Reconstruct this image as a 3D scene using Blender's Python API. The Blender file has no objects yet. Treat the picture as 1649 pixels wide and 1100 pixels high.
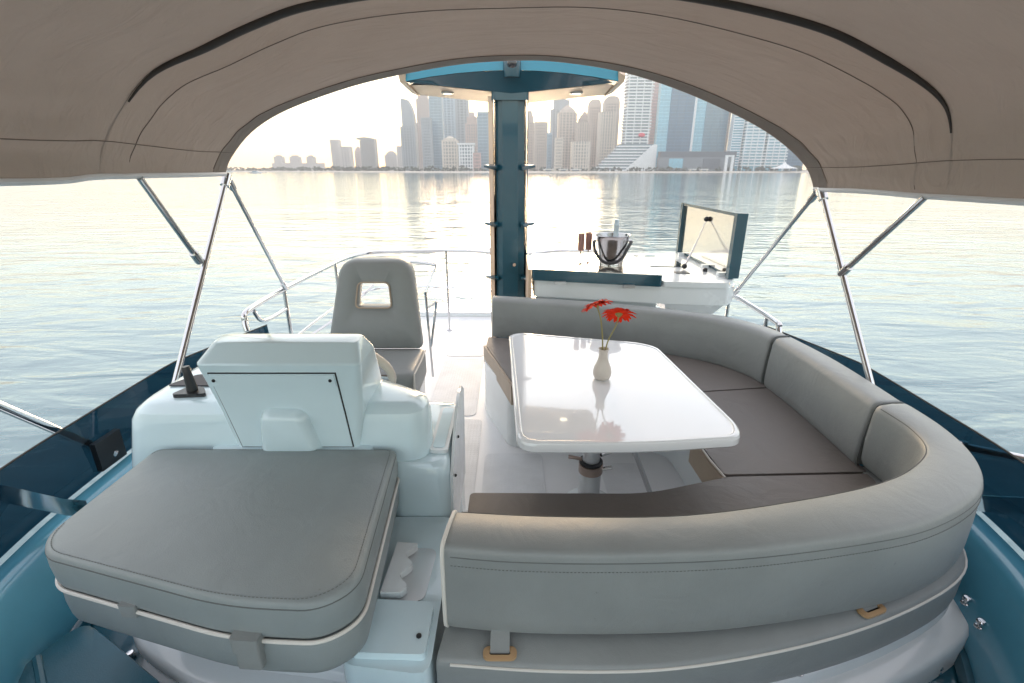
import bpy, bmesh, math, random
from mathutils import Vector, Matrix
random.seed(7)
R = math.radians
S = bpy.context.scene
C = S.collection

# ---------------------------------------------------------------- camera
cd = bpy.data.cameras.new('camera'); cam = bpy.data.objects.new('camera', cd); C.objects.link(cam)
cd.sensor_width = 36.0; cd.lens = 17.03; cd.clip_start = 0.02; cd.clip_end = 20000
cam.location = (0, 0, 1.6); cam.rotation_euler = (R(90 - 19.55), 0, 0)
S.camera = cam
# ---------------------------------------------------------------- world and sun
SUN_EL, SUN_AZ = 9.0, 0.0
W = bpy.data.worlds.new('World'); S.world = W; W.use_nodes = True
wn = W.node_tree.nodes; wl = W.node_tree.links
sky = wn.new('ShaderNodeTexSky'); sky.sky_type = 'NISHITA'; sky.sun_disc = False
sky.sun_elevation = R(SUN_EL); sky.sun_rotation = R(SUN_AZ); sky.altitude = 0
sky.air_density = 1.3; sky.dust_density = 0.5; sky.ozone_density = 2.0
veil = wn.new('ShaderNodeMix'); veil.data_type = 'RGBA'; veil.inputs[0].default_value = 0.3   # even thin high cloud over the whole sky
veil.inputs[7].default_value = (5.75, 4.75, 4.1, 1)
wl.new(sky.outputs[0], veil.inputs[6]); wl.new(veil.outputs[2], wn['Background'].inputs[0]); wn['Background'].inputs[1].default_value = 0.15
sd = bpy.data.lights.new('sun', 'SUN'); sun = bpy.data.objects.new('sun', sd); C.objects.link(sun)
sd.energy = 1.0; sd.angle = R(20); sd.color = (1.0, 0.70, 0.42)
sun.rotation_euler = (-R(90 - SUN_EL), 0, -R(SUN_AZ))
# ---------------------------------------------------------------- exposure
S.view_settings.view_transform = 'Standard'; S.view_settings.look = 'None'
S.view_settings.gamma = 1.0; S.view_settings.use_curve_mapping = False
S.view_settings.exposure = 2.18
S.render.engine = 'CYCLES'; S.cycles.use_denoising = True
S.cycles.max_bounces = 8; S.cycles.transparent_max_bounces = 12; S.cycles.volume_bounces = 0
S.cycles.sample_clamp_indirect = 6.0

# ================================================================ materials
def mat(name, col, rough=0.5, metal=0.0, spec=0.5, coat=0.0, noise=0.0, nscale=8.0, bump=0.0, bscale=200.0,
        trans=0.0, emit=None, estr=0.0, detail=4.0, ior=None, sheen=0.0, coat_rough=0.03, stretch=None, rnoise=0.0, crease=0.0):
    m = bpy.data.materials.new(name); m.use_nodes = True
    nt = m.node_tree; N = nt.nodes; L = nt.links; b = N['Principled BSDF']
    b.inputs['Base Color'].default_value = (*col, 1); b.inputs['Roughness'].default_value = rough
    b.inputs['Metallic'].default_value = metal; b.inputs['Specular IOR Level'].default_value = spec
    b.inputs['Coat Weight'].default_value = coat; b.inputs['Coat Roughness'].default_value = coat_rough
    b.inputs['Transmission Weight'].default_value = trans
    if ior: b.inputs['IOR'].default_value = ior
    if sheen: b.inputs['Sheen Weight'].default_value = sheen
    if emit: b.inputs['Emission Color'].default_value = (*emit, 1); b.inputs['Emission Strength'].default_value = estr
    if noise or bump or rnoise:
        tc = N.new('ShaderNodeTexCoord'); src = tc.outputs['Object']
        if stretch:
            mp = N.new('ShaderNodeMapping'); mp.inputs['Scale'].default_value = stretch
            L.new(src, mp.inputs[0]); src = mp.outputs[0]
    if noise or rnoise:
        n = N.new('ShaderNodeTexNoise'); n.inputs['Scale'].default_value = nscale; n.inputs['Detail'].default_value = detail
        n.inputs['Roughness'].default_value = 0.6; L.new(src, n.inputs['Vector'])
    if noise:
        r = N.new('ShaderNodeMapRange'); r.inputs[1].default_value = 0.3; r.inputs[2].default_value = 0.7
        r.inputs[3].default_value = 1 - noise; r.inputs[4].default_value = 1 + noise * 0.6
        L.new(n.outputs[0], r.inputs[0])
        x = N.new('ShaderNodeMix'); x.data_type = 'RGBA'; x.blend_type = 'MULTIPLY'; x.inputs[0].default_value = 1
        x.inputs[6].default_value = (*col, 1); L.new(r.outputs[0], x.inputs[7]); L.new(x.outputs[2], b.inputs['Base Color'])
    if rnoise:
        r2 = N.new('ShaderNodeMapRange'); r2.inputs[1].default_value = 0.35; r2.inputs[2].default_value = 0.7
        r2.inputs[3].default_value = max(0.02, rough - rnoise); r2.inputs[4].default_value = rough + rnoise
        L.new(n.outputs[0], r2.inputs[0]); L.new(r2.outputs[0], b.inputs['Roughness'])
    cz = None
    if crease:
        n4 = N.new('ShaderNodeTexNoise'); n4.inputs['Scale'].default_value = 6; n4.inputs['Detail'].default_value = 5; n4.inputs['Distortion'].default_value = 1.6
        L.new(src, n4.inputs['Vector'])
        c4 = N.new('ShaderNodeBump'); c4.inputs['Strength'].default_value = crease; c4.inputs['Distance'].default_value = .012
        L.new(n4.outputs[0], c4.inputs['Height']); cz = c4.outputs[0]
        # sparse dark rub marks and dust specks
        n5 = N.new('ShaderNodeTexNoise'); n5.inputs['Scale'].default_value = 34; n5.inputs['Detail'].default_value = 6; n5.inputs['Roughness'].default_value = .75
        L.new(src, n5.inputs['Vector'])
        r5 = N.new('ShaderNodeMapRange'); r5.inputs[1].default_value = .66; r5.inputs[2].default_value = .74; r5.inputs[3].default_value = 1; r5.inputs[4].default_value = .72
        L.new(n5.outputs[0], r5.inputs[0])
        x5 = N.new('ShaderNodeMix'); x5.data_type = 'RGBA'; x5.blend_type = 'MULTIPLY'; x5.inputs[0].default_value = 1
        L.new(x.outputs[2], x5.inputs[6]); L.new(r5.outputs[0], x5.inputs[7]); L.new(x5.outputs[2], b.inputs['Base Color'])
    if bump:
        n2 = N.new('ShaderNodeTexNoise'); n2.inputs['Scale'].default_value = bscale; n2.inputs['Detail'].default_value = 3
        L.new(src, n2.inputs['Vector'])
        bp = N.new('ShaderNodeBump'); bp.inputs['Strength'].default_value = bump; bp.inputs['Distance'].default_value = 0.004
        L.new(n2.outputs[0], bp.inputs['Height']); L.new(bp.outputs[0], b.inputs['Normal'])
        if cz: L.new(cz, bp.inputs['Normal'])
    return m

M = {}
M['gel'] = mat('white_gelcoat', (0.76, 0.80, 0.81), 0.22, coat=0.5, noise=0.03, nscale=3, rnoise=0.06, bump=0.03, bscale=14)
M['gel_coollit'] = mat('cool_lit_white_gelcoat', (0.64, 0.79, 0.84), 0.16, coat=0.6, noise=0.04, nscale=3, rnoise=0.06, bump=0.03, bscale=14)  # white gelcoat with the cool sky light near the camera tinted into its colour
M['floor'] = mat('nonskid_deck', (0.80, 0.81, 0.82), 0.38, noise=0.05, nscale=2.2, bump=0.12, bscale=420, rnoise=0.1)
M['vinyl'] = mat('taupe_vinyl', (0.258, 0.275, 0.272), 0.44, noise=0.08, nscale=5, bump=0.22, bscale=520, rnoise=0.06, sheen=0.1, crease=.28)
M['vinyl2'] = mat('taupe_vinyl_creased', (0.25, 0.283, 0.287), 0.44, noise=0.10, nscale=3.5, bump=0.25, bscale=400, rnoise=0.08, sheen=0.1, crease=.28)
M['vinyl_seat'] = mat('dark_taupe_vinyl', (0.17, 0.153, 0.142), 0.5, noise=0.08, nscale=6, bump=0.2, bscale=420, rnoise=0.05, crease=.4)
M['tanedge'] = mat('tan_vinyl', (0.42, 0.33, 0.25), 0.5, noise=0.06, nscale=9, bump=0.15, bscale=400)
M['eyelet'] = mat('ochre_plastic', (0.50, 0.32, 0.17), 0.4)
M['pipe'] = mat('cream_piping', (0.70, 0.67, 0.62), 0.45)
M['stitch'] = mat('grey_thread', (0.13, 0.14, 0.14), 0.8)
M['gap'] = mat('black_rubber', (0.012, 0.013, 0.015), 0.6)
M['blackpl'] = mat('black_plastic', (0.015, 0.016, 0.018), 0.35, bump=0.1, bscale=600)
M['steel'] = mat('polished_steel', (0.62, 0.62, 0.63), 0.10, metal=1.0, rnoise=0.05, nscale=30)
M['bucket'] = mat('brushed_steel', (0.42, 0.42, 0.43), 0.2, metal=1.0, rnoise=0.05, nscale=20)
M['mirror'] = mat('mirror_steel', (0.80, 0.75, 0.70), 0.12, metal=1.0, noise=0.03, nscale=5)
M['alu'] = mat('anodised_aluminium', (0.60, 0.61, 0.62), 0.32, metal=0.9)
M['bronze'] = mat('bronze_collar', (0.36, 0.28, 0.24), 0.3, metal=0.9)
M['teal'] = mat('teal_gloss_paint', (0.012, 0.066, 0.095), 0.2, coat=0.35, noise=0.06, nscale=2)
M['teal_skylit'] = mat('skylit_teal_gloss_paint', (0.02, 0.21, 0.29), 0.25, coat=0.3, noise=0.05, nscale=2)  # the wing's teal paint, brightened in colour for the face that catches the sky
M['tealdeck'] = mat('teal_cast_coaming_gelcoat', (0.014, 0.095, 0.14), 0.2, coat=0.6, noise=0.12, nscale=4, rnoise=0.08)  # cool cast and vignette darkening of the near corners put into the gelcoat colour
M['bluecap'] = mat('blue_cast_coaming_gelcoat', (0.09, 0.32, 0.45), 0.2, coat=0.6, noise=0.08, nscale=3)  # cap gelcoat with the same cool foreground cast painted into its colour
M['tealpad'] = mat('teal_vinyl', (0.02, 0.12, 0.17), 0.4, noise=0.1, nscale=5, bump=0.15, bscale=300)
M['beige'] = mat('beige_panel', (0.72, 0.53, 0.38), 0.4, noise=0.03, nscale=6)
M['cream'] = mat('cream_leather', (0.62, 0.55, 0.47), 0.45, bump=0.15, bscale=400)
M['glow'] = mat('lamp_lens', (1, 0.9, 0.7), 0.4, emit=(1.0, 0.82, 0.55), estr=1.5)
M['canvas'] = None
M['red'] = mat('gerbera_red', (0.75, 0.03, 0.004), 0.75, spec=0.15, noise=0.2, nscale=60)
M['stem'] = mat('pale_green_stem', (0.30, 0.27, 0.10), 0.55, noise=0.1, nscale=40)
M['calyx'] = mat('green_calyx', (0.28, 0.24, 0.08), 0.6)
M['vase'] = mat('cream_ceramic', (0.62, 0.56, 0.50), 0.35, coat=0.3, noise=0.04, nscale=14)
M['table'] = mat('white_lacquer', (0.84, 0.85, 0.86), 0.09, coat=1.0, coat_rough=0.02)
M['hob'] = mat('black_glass', (0.02, 0.015, 0.02), 0.08, coat=1.0)
M['flute'] = mat('rose_cut_glass', (0.38, 0.21, 0.17), 0.15, trans=0.25, ior=1.45, noise=0.35, nscale=120)
M['bottle'] = mat('pale_foil', (0.50, 0.60, 0.64), 0.4, metal=0.25, noise=0.1, nscale=60)
M['wood'] = mat('red_brown_wood', (0.22, 0.07, 0.045), 0.35, coat=0.3, noise=0.25, nscale=12, stretch=(1, 1, 8))
M['darkcover'] = mat('dark_grey_cover', (0.05, 0.05, 0.06), 0.6, bump=0.2, bscale=200)
M['bow'] = mat('dark_brown_sleeve', (0.06, 0.048, 0.042), 0.6, bump=0.2, bscale=80)
M['seamthread'] = mat('brown_seam', (0.20, 0.165, 0.14), 0.8)
M['wrail'] = mat('white_track', (0.75, 0.76, 0.77), 0.35)

def canvas_mat():
    m = bpy.data.materials.new('bimini_canvas'); m.use_nodes = True
    nt = m.node_tree; N = nt.nodes; L = nt.links; b = N['Principled BSDF']
    tc = N.new('ShaderNodeTexCoord')
    n = N.new('ShaderNodeTexNoise'); n.inputs['Scale'].default_value = 2.2; n.inputs['Detail'].default_value = 6; n.inputs['Roughness'].default_value = .65
    L.new(tc.outputs['Object'], n.inputs['Vector'])
    cr = N.new('ShaderNodeValToRGB'); cr.color_ramp.elements[0].position = .3; cr.color_ramp.elements[1].position = .72
    cr.color_ramp.elements[0].color = (.455, .40, .355, 1); cr.color_ramp.elements[1].color = (.56, .50, .45, 1)
    L.new(n.outputs[0], cr.inputs[0]); L.new(cr.outputs[0], b.inputs['Base Color'])
    b.inputs['Roughness'].default_value = .75; b.inputs['Specular IOR Level'].default_value = .25
    mp = N.new('ShaderNodeMapping'); mp.inputs['Scale'].default_value = (1.2, 5.0, 3.0); L.new(tc.outputs['Object'], mp.inputs[0])
    n2 = N.new('ShaderNodeTexNoise'); n2.inputs['Scale'].default_value = 2.2; n2.inputs['Detail'].default_value = 5; n2.inputs['Distortion'].default_value = 1.1
    L.new(mp.outputs[0], n2.inputs['Vector'])
    n3 = N.new('ShaderNodeTexNoise'); n3.inputs['Scale'].default_value = 900; L.new(tc.outputs['Object'], n3.inputs['Vector'])
    b1 = N.new('ShaderNodeBump'); b1.inputs['Strength'].default_value = .75; b1.inputs['Distance'].default_value = .035
    L.new(n2.outputs[0], b1.inputs['Height'])
    b2 = N.new('ShaderNodeBump'); b2.inputs['Strength'].default_value = .15; b2.inputs['Distance'].default_value = .001
    L.new(n3.outputs[0], b2.inputs['Height']); L.new(b1.outputs[0], b2.inputs['Normal'])
    L.new(b2.outputs[0], b.inputs['Normal'])
    tr = N.new('ShaderNodeBsdfTranslucent'); tr.inputs[0].default_value = (.56, .485, .425, 1)
    mx = N.new('ShaderNodeMixShader'); mx.inputs[0].default_value = .48
    L.new(b.outputs[0], mx.inputs[1]); L.new(tr.outputs[0], mx.inputs[2]); L.new(mx.outputs[0], N['Material Output'].inputs[0])
    return m
M['canvas'] = canvas_mat()

def tint_mat():
    m = bpy.data.materials.new('smoked_acrylic'); m.use_nodes = True
    nt = m.node_tree; N = nt.nodes; L = nt.links; N.remove(N['Principled BSDF'])
    t = N.new('ShaderNodeBsdfTransparent'); t.inputs[0].default_value = (.13, .24, .30, 1)
    g = N.new('ShaderNodeBsdfGlossy'); g.inputs['Roughness'].default_value = .03; g.inputs[0].default_value = (.9, .95, 1, 1)
    mx = N.new('ShaderNodeMixShader'); mx.inputs[0].default_value = .05; L.new(t.outputs[0], mx.inputs[1]); L.new(g.outputs[0], mx.inputs[2])
    L.new(mx.outputs[0], N['Material Output'].inputs[0]); return m
M['tint'] = tint_mat()

def water_mat():
    m = bpy.data.materials.new('calm_sea_water'); m.use_nodes = True
    nt = m.node_tree; N = nt.nodes; L = nt.links; b = N['Principled BSDF']
    b.inputs['Base Color'].default_value = (.04, .11, .125, 1); b.inputs['Roughness'].default_value = .06
    b.inputs['IOR'].default_value = 1.95; b.inputs['Specular IOR Level'].default_value = .5
    tc = N.new('ShaderNodeTexCoord')
    def layer(scale, sx, sy, rot, dist):
        mp = N.new('ShaderNodeMapping'); mp.inputs['Scale'].default_value = (sx, sy, 1); mp.inputs['Rotation'].default_value = (0, 0, R(rot))
        L.new(tc.outputs['Object'], mp.inputs[0])
        n = N.new('ShaderNodeTexNoise'); n.inputs['Scale'].default_value = scale; n.inputs['Detail'].default_value = 3; n.inputs['Distortion'].default_value = dist
        n.inputs['Roughness'].default_value = .5
        L.new(mp.outputs[0], n.inputs['Vector']); return n.outputs[0]
    a = layer(.55, .45, 1.2, 18, .5); c = layer(2.2, .5, 1.1, -8, .4); d = layer(.05, .6, 1, 10, .2)
    prev = None
    for h, s, dd in ((d, .4, 1.0), (a, .8, .17), (c, .6, .035)):
        bp = N.new('ShaderNodeBump'); bp.inputs['Strength'].default_value = s; bp.inputs['Distance'].default_value = dd
        L.new(h, bp.inputs['Height'])
        if prev: L.new(prev, bp.inputs['Normal'])
        prev = bp.outputs[0]
    L.new(prev, b.inputs['Normal']); return m
M['water'] = water_mat()

# ================================================================ helpers
def link(o, parent=None):
    C.objects.link(o)
    if parent is not None: o.parent = parent
    return o
def tag(o, label, cat, group=None, kind=None):
    if label: o['label'] = label
    if cat: o['category'] = cat
    if group: o['group'] = group
    if kind: o['kind'] = kind
    return o
def root(name, label, cat, loc=(0, 0, 0), group=None):
    o = bpy.data.objects.new(name, None); o.location = loc; o.empty_display_size = .1; C.objects.link(o)
    return tag(o, label, cat, group)
def fin(name, bm, m, parent=None, smooth=35, bevel=0, seg=2, recalc=True):
    """bmesh in world coordinates -> object (child keeps world position)"""
    if bevel:
        es = [e for e in bm.edges if len(e.link_faces) == 2 and e.calc_face_angle(0) > R(25)]
        bmesh.ops.bevel(bm, geom=es, offset=bevel, segments=seg, profile=.5, affect='EDGES', clamp_overlap=True)
    if recalc: bmesh.ops.recalc_face_normals(bm, faces=bm.faces[:])
    me = bpy.data.meshes.new(name); bm.to_mesh(me); bm.free()
    if smooth:
        for p in me.polygons: p.use_smooth = True
        me.set_sharp_from_angle(angle=R(smooth))
    me.materials.append(M[m] if isinstance(m, str) else m)
    o = bpy.data.objects.new(name, me)
    if parent is not None:
        off = Vector(parent.location)
        if parent.parent is not None: off += Vector(parent.parent.location)
        me.transform(Matrix.Translation(-off))
    return link(o, parent)
def cr(pts, n=8, closed=False):
    """Catmull-Rom through points"""
    P = [Vector(p) for p in pts]; out = []
    k = len(P)
    for i in range(k if closed else k - 1):
        if closed: a, b, c, d = P[i - 1], P[i], P[(i + 1) % k], P[(i + 2) % k]
        else: a, b, c, d = P[max(i - 1, 0)], P[i], P[i + 1], P[min(i + 2, k - 1)]
        for j in range(n):
            t = j / n
            out.append(.5 * ((2 * b) + (c - a) * t + (2 * a - 5 * b + 4 * c - d) * t * t + (3 * b - a - 3 * c + d) * t ** 3))
    if not closed: out.append(P[-1])
    return out
def resample(pts, n):
    P = [Vector(p) for p in pts]; L = [0]
    for a, b in zip(P, P[1:]): L.append(L[-1] + (b - a).length)
    out = []; j = 0
    for i in range(n):
        s = L[-1] * i / (n - 1)
        while j < len(L) - 2 and L[j + 1] < s: j += 1
        t = (s - L[j]) / max(L[j + 1] - L[j], 1e-9); out.append(P[j].lerp(P[j + 1], min(t, 1)))
    return out
def bridge_rings(bm, rings, closed_ring=True, cap=True):
    vs = [[bm.verts.new(p) for p in r] for r in rings]
    for a, b in zip(vs, vs[1:]):
        n = len(a)
        for i in range(n if closed_ring else n - 1):
            j = (i + 1) % n; bm.faces.new((a[i], a[j], b[j], b[i]))
    if cap:
        bm.faces.new(vs[0][::-1]); bm.faces.new(vs[-1])
    return vs
def tube_bm(pts, r, n=10, bm=None, closed=False):
    bm = bm or bmesh.new(); P = [Vector(p) for p in pts]; k = len(P); rings = []
    up = None
    for i in range(k):
        if closed: t = (P[(i + 1) % k] - P[i - 1]).normalized()
        else: t = (P[min(i + 1, k - 1)] - P[max(i - 1, 0)]).normalized()
        if up is None:
            up = Vector((0, 0, 1)) if abs(t.z) < .9 else Vector((1, 0, 0))
        s = t.cross(up).normalized(); up = s.cross(t).normalized()
        rr = r[i] if isinstance(r, (list, tuple)) else r
        rings.append([P[i] + (s * math.cos(a) + up * math.sin(a)) * rr for a in [2 * math.pi * q / n for q in range(n)]])
    if closed: rings.append(rings[0])
    if closed:
        vs = [[bm.verts.new(p) for p in r_] for r_ in rings[:-1]]
        for i in range(k):
            a, b = vs[i], vs[(i + 1) % k]
            for q in range(n): bm.faces.new((a[q], a[(q + 1) % n], b[(q + 1) % n], b[q]))
    else: bridge_rings(bm, rings)
    return bm
def tube(name, pts, r, m, parent=None, n=10, closed=False, smooth=40):
    return fin(name, tube_bm(pts, r, n, closed=closed), m, parent, smooth)
def box_bm(x0, x1, y0, y1, z0, z1, bm=None):
    bm = bm or bmesh.new()
    bridge_rings(bm, [[(x0, y0, z), (x1, y0, z), (x1, y1, z), (x0, y1, z)] for z in (z0, z1)]); return bm
def box(name, x0, x1, y0, y1, z0, z1, m, parent=None, bevel=0, seg=2):
    return fin(name, box_bm(x0, x1, y0, y1, z0, z1), m, parent, 35, bevel, seg)
def prism(name, poly, z0, z1, m, parent=None, bevel=0, seg=3, smooth=35):
    bm = bmesh.new(); bridge_rings(bm, [[(p[0], p[1], z) for p in poly] for z in (z0, z1)])
    return fin(name, bm, m, parent, smooth, bevel, seg)
def roundpoly(pts, r, n=5):
    """2D polygon with rounded corners; r number or list"""
    P = [Vector((p[0], p[1])) for p in pts]; k = len(P); out = []
    for i in range(k):
        rr = r[i] if isinstance(r, (list, tuple)) else r
        a, b, c = P[i - 1], P[i], P[(i + 1) % k]
        u = (a - b); v = (c - b); rr = min(rr, u.length * .49, v.length * .49); u.normalize(); v.normalize()
        p0 = b + u * rr; p1 = b + v * rr
        for j in range(n + 1):
            t = j / n; out.append((1 - t) ** 2 * p0 + 2 * t * (1 - t) * b + t * t * p1)
    return out
def lathe_bm(prof, c=(0, 0, 0), n=28, bm=None, cap=True):
    bm = bm or bmesh.new()
    bridge_rings(bm, [[(c[0] + r * math.cos(a), c[1] + r * math.sin(a), c[2] + z) for a in [2 * math.pi * q / n for q in range(n)]] for r, z in prof], cap=cap)
    return bm
def lathe(name, prof, c, m, parent=None, n=28, smooth=40):
    return fin(name, lathe_bm(prof, c, n), m, parent, smooth)
def loft2(name, inner, outer, prof, m, parent=None, n=48, smooth=50, endround=.025):
    """band between two plan curves; prof = closed list of (s, z), s 0 at inner curve, 1 at outer curve"""
    A = resample(inner, n); B = resample(outer, n)
    cs = sum(p[0] for p in prof) / len(prof); cz = sum(p[1] for p in prof) / len(prof)
    zr = max(p[1] for p in prof) - min(p[1] for p in prof)
    def ring(a, b, shrink):
        w = (b - a).length; fs = max(0, 1 - 2 * shrink / w); fz = max(0, 1 - 2 * shrink / zr)
        out = []
        for s_, z_ in prof:
            s2 = cs + (s_ - cs) * fs; z2 = cz + (z_ - cz) * fz; p = a.lerp(b, s2); out.append((p.x, p.y, z2))
        return out
    rings = []
    e = endround
    def mid(i, j, d):
        la = (A[j] - A[i]).length; lb = (B[j] - B[i]).length
        return A[i].lerp(A[j], min(d / la, 1)), B[i].lerp(B[j], min(d / lb, 1))
    if e:
        for f in (0, .3, .65): 
            a, b = mid(0, 1, e * f); rings.append(ring(a, b, e * (1 - math.sqrt(1 - (1 - f) ** 2))))
    else: rings.append(ring(A[0], B[0], 0))
    for i in range(1, n - 1): rings.append(ring(A[i], B[i], 0))
    if e:
        for f in (.65, .3, 0):
            a, b = mid(n - 1, n - 2, e * f); rings.append(ring(a, b, e * (1 - math.sqrt(1 - (1 - f) ** 2))))
    else: rings.append(ring(A[-1], B[-1], 0))
    bm = bmesh.new(); bridge_rings(bm, rings)
    return fin(name, bm, m, parent, smooth)
def rprof(s0, s1, z0, z1, rs, rz, n=4):
    """rounded-rectangle profile in (s, z)"""
    out = []
    for (cx, cz, a0) in ((s1 - rs, z0 + rz, -90), (s1 - rs, z1 - rz, 0), (s0 + rs, z1 - rz, 90), (s0 + rs, z0 + rz, 180)):
        for j in range(n + 1):
            a = R(a0 + 90 * j / n); out.append((cx + rs * math.cos(a), cz + rz * math.sin(a)))
    return out
def stitches(name, path, r, m, parent, step=.009, ln=.005):
    P = resample(path, max(3, int(sum((Vector(b) - Vector(a)).length for a, b in zip(path, path[1:])) / step)))
    bm = bmesh.new()
    for a, b in zip(P, P[1:]):
        d = (b - a).normalized() * ln; tube_bm([a, a + d], r, 4, bm)
    o = fin(name, bm, m, parent, 0); o['kind'] = 'stuff'; return o

# ================================================================ setting: sea, shore
WZ = -3.6
bm = bmesh.new(); bmesh.ops.create_circle(bm, cap_ends=True, radius=4200, segments=96, matrix=Matrix.Translation((0, 0, WZ)))
tag(fin('water', bm, 'water', None, 0), None, None, kind='structure')
# shore: land behind the beach, pale sand strip and a far headland on the left
M['sand'] = mat('pale_sand', (.62, .56, .48), .9, noise=.12, nscale=.05)
M['land'] = mat('dry_ground', (.30, .27, .22), .95, noise=.2, nscale=.02)
M['leaf'] = mat('dark_foliage', (.055, .075, .05), .8, noise=.5, nscale=.25)
def strip(name, front, back, zf, zb, m):
    bm = bmesh.new(); n = len(front)
    a = [bm.verts.new((*p, zf)) for p in front]; b = [bm.verts.new((*p, zb)) for p in back]
    for i in range(n - 1): bm.faces.new((a[i], a[i + 1], b[i + 1], b[i]))
    return tag(fin(name, bm, m, None, 0), None, None, kind='structure')
SH = [(-1650, 1500), (-1000, 1380), (-700, 1280), (-450, 1120), (-250, 960), (-120, 905), (0, 890), (150, 880), (300, 880), (450, 885), (620, 890), (900, 860), (1400, 700)]
SH = [(p.x, p.y) for p in cr([(x, y, 0) for x, y in SH], 5)]
strip('beach', SH, [(x, y + 22) for x, y in SH], WZ - .25, WZ + 2.1, 'sand')
strip('land', [(x, y + 22) for x, y in SH], [(x * 2.0, y + 1500) for x, y in SH], WZ + 2.1, WZ + 3.0, 'land')
GZ = WZ + 2.4
# tree belt behind the sand: far-off mass of foliage
bm = bmesh.new(); rr = random.Random(3)
def clump(bm, x, y, z, r, rr):
    for _ in range(11):
        ph = rr.uniform(0, 6.28); q = r * rr.uniform(.15, 1); h = z + r * rr.uniform(.2, 1.25)
        cx, cy = x + q * math.cos(ph), y + q * math.sin(ph)
        s = r * rr.uniform(.22, .5)
        a, b_, c_, d_, e_ = [bm.verts.new((cx + s * (dx + rr.uniform(-.4, .4)), cy + s * rr.uniform(-1, 1), h + s * (dz + rr.uniform(-.3, .3)))) for dx, dz in ((-.9, 0), (.9, 0), (0, .8), (0, -.8), (.2, .1))]
        for f in ((a, b_, c_), (a, d_, b_), (a, c_, e_), (c_, b_, e_), (b_, d_, e_), (d_, a, e_)): bm.faces.new(f)
for i in range(len(SH) - 1):
    a, b = Vector(SH[i]), Vector(SH[i + 1])
    if b.x < -1150 or a.x > 720: continue
    steps = max(1, int((b - a).length / 6.5))
    for j in range(steps):
        p = a.lerp(b, j / steps)
        left = p.x < -80
        if not left and rr.random() < (.25 if p.x > 330 else .1): continue
        r = rr.uniform(3.2, 6.0) * (1.25 if left else 1.0) * (1.35 if p.x > 430 else 1)
        clump(bm, p.x + rr.uniform(-3, 3), p.y + (26 if left else 34) + rr.uniform(0, 14), GZ - .6, r, rr)
tag(fin('shore_trees', bm, 'leaf', None, 0), 'dark belt of trees along the far shore', 'trees', kind='stuff')

# ---------------------------------------------------------------- skyline
BC = dict(pale=((.42, .41, .40), (.20, .22, .24)), pink=((.46, .37, .33), (.25, .24, .25)), dark=((.20, .22, .23), (.10, .12, .14)),
          grey=((.30, .34, .37), (.12, .16, .20)), blue=((.36, .46, .53), (.14, .24, .32)), cream=((.58, .52, .45), (.25, .25, .25)),
          white=((.72, .74, .75), (.10, .17, .22)), rose=((.50, .34, .32), (.22, .20, .22)), beige=((.50, .43, .37), (.24, .22, .21)),
          sky=((.36, .62, .74), (.18, .45, .58)), deep=((.03, .17, .30), (.02, .11, .21)), steelb=((.10, .25, .34), (.06, .17, .25)),
          skyband=((.70, .76, .80), (.06, .28, .40)), white2=((.74, .78, .80), (.14, .36, .46)))
BM = {}
for k, (w, g) in BC.items():
    BM[k] = (mat('facade_' + k, w, .7, noise=.06, nscale=.04), mat('glazing_' + k, g, .12, spec=.6, coat=.3, noise=.15, nscale=.06))
def rect(cx, cy, hx, hy, z): return [(cx - hx, cy - hy, z), (cx + hx, cy - hy, z), (cx + hx, cy + hy, z), (cx - hx, cy + hy, z)]
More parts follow.
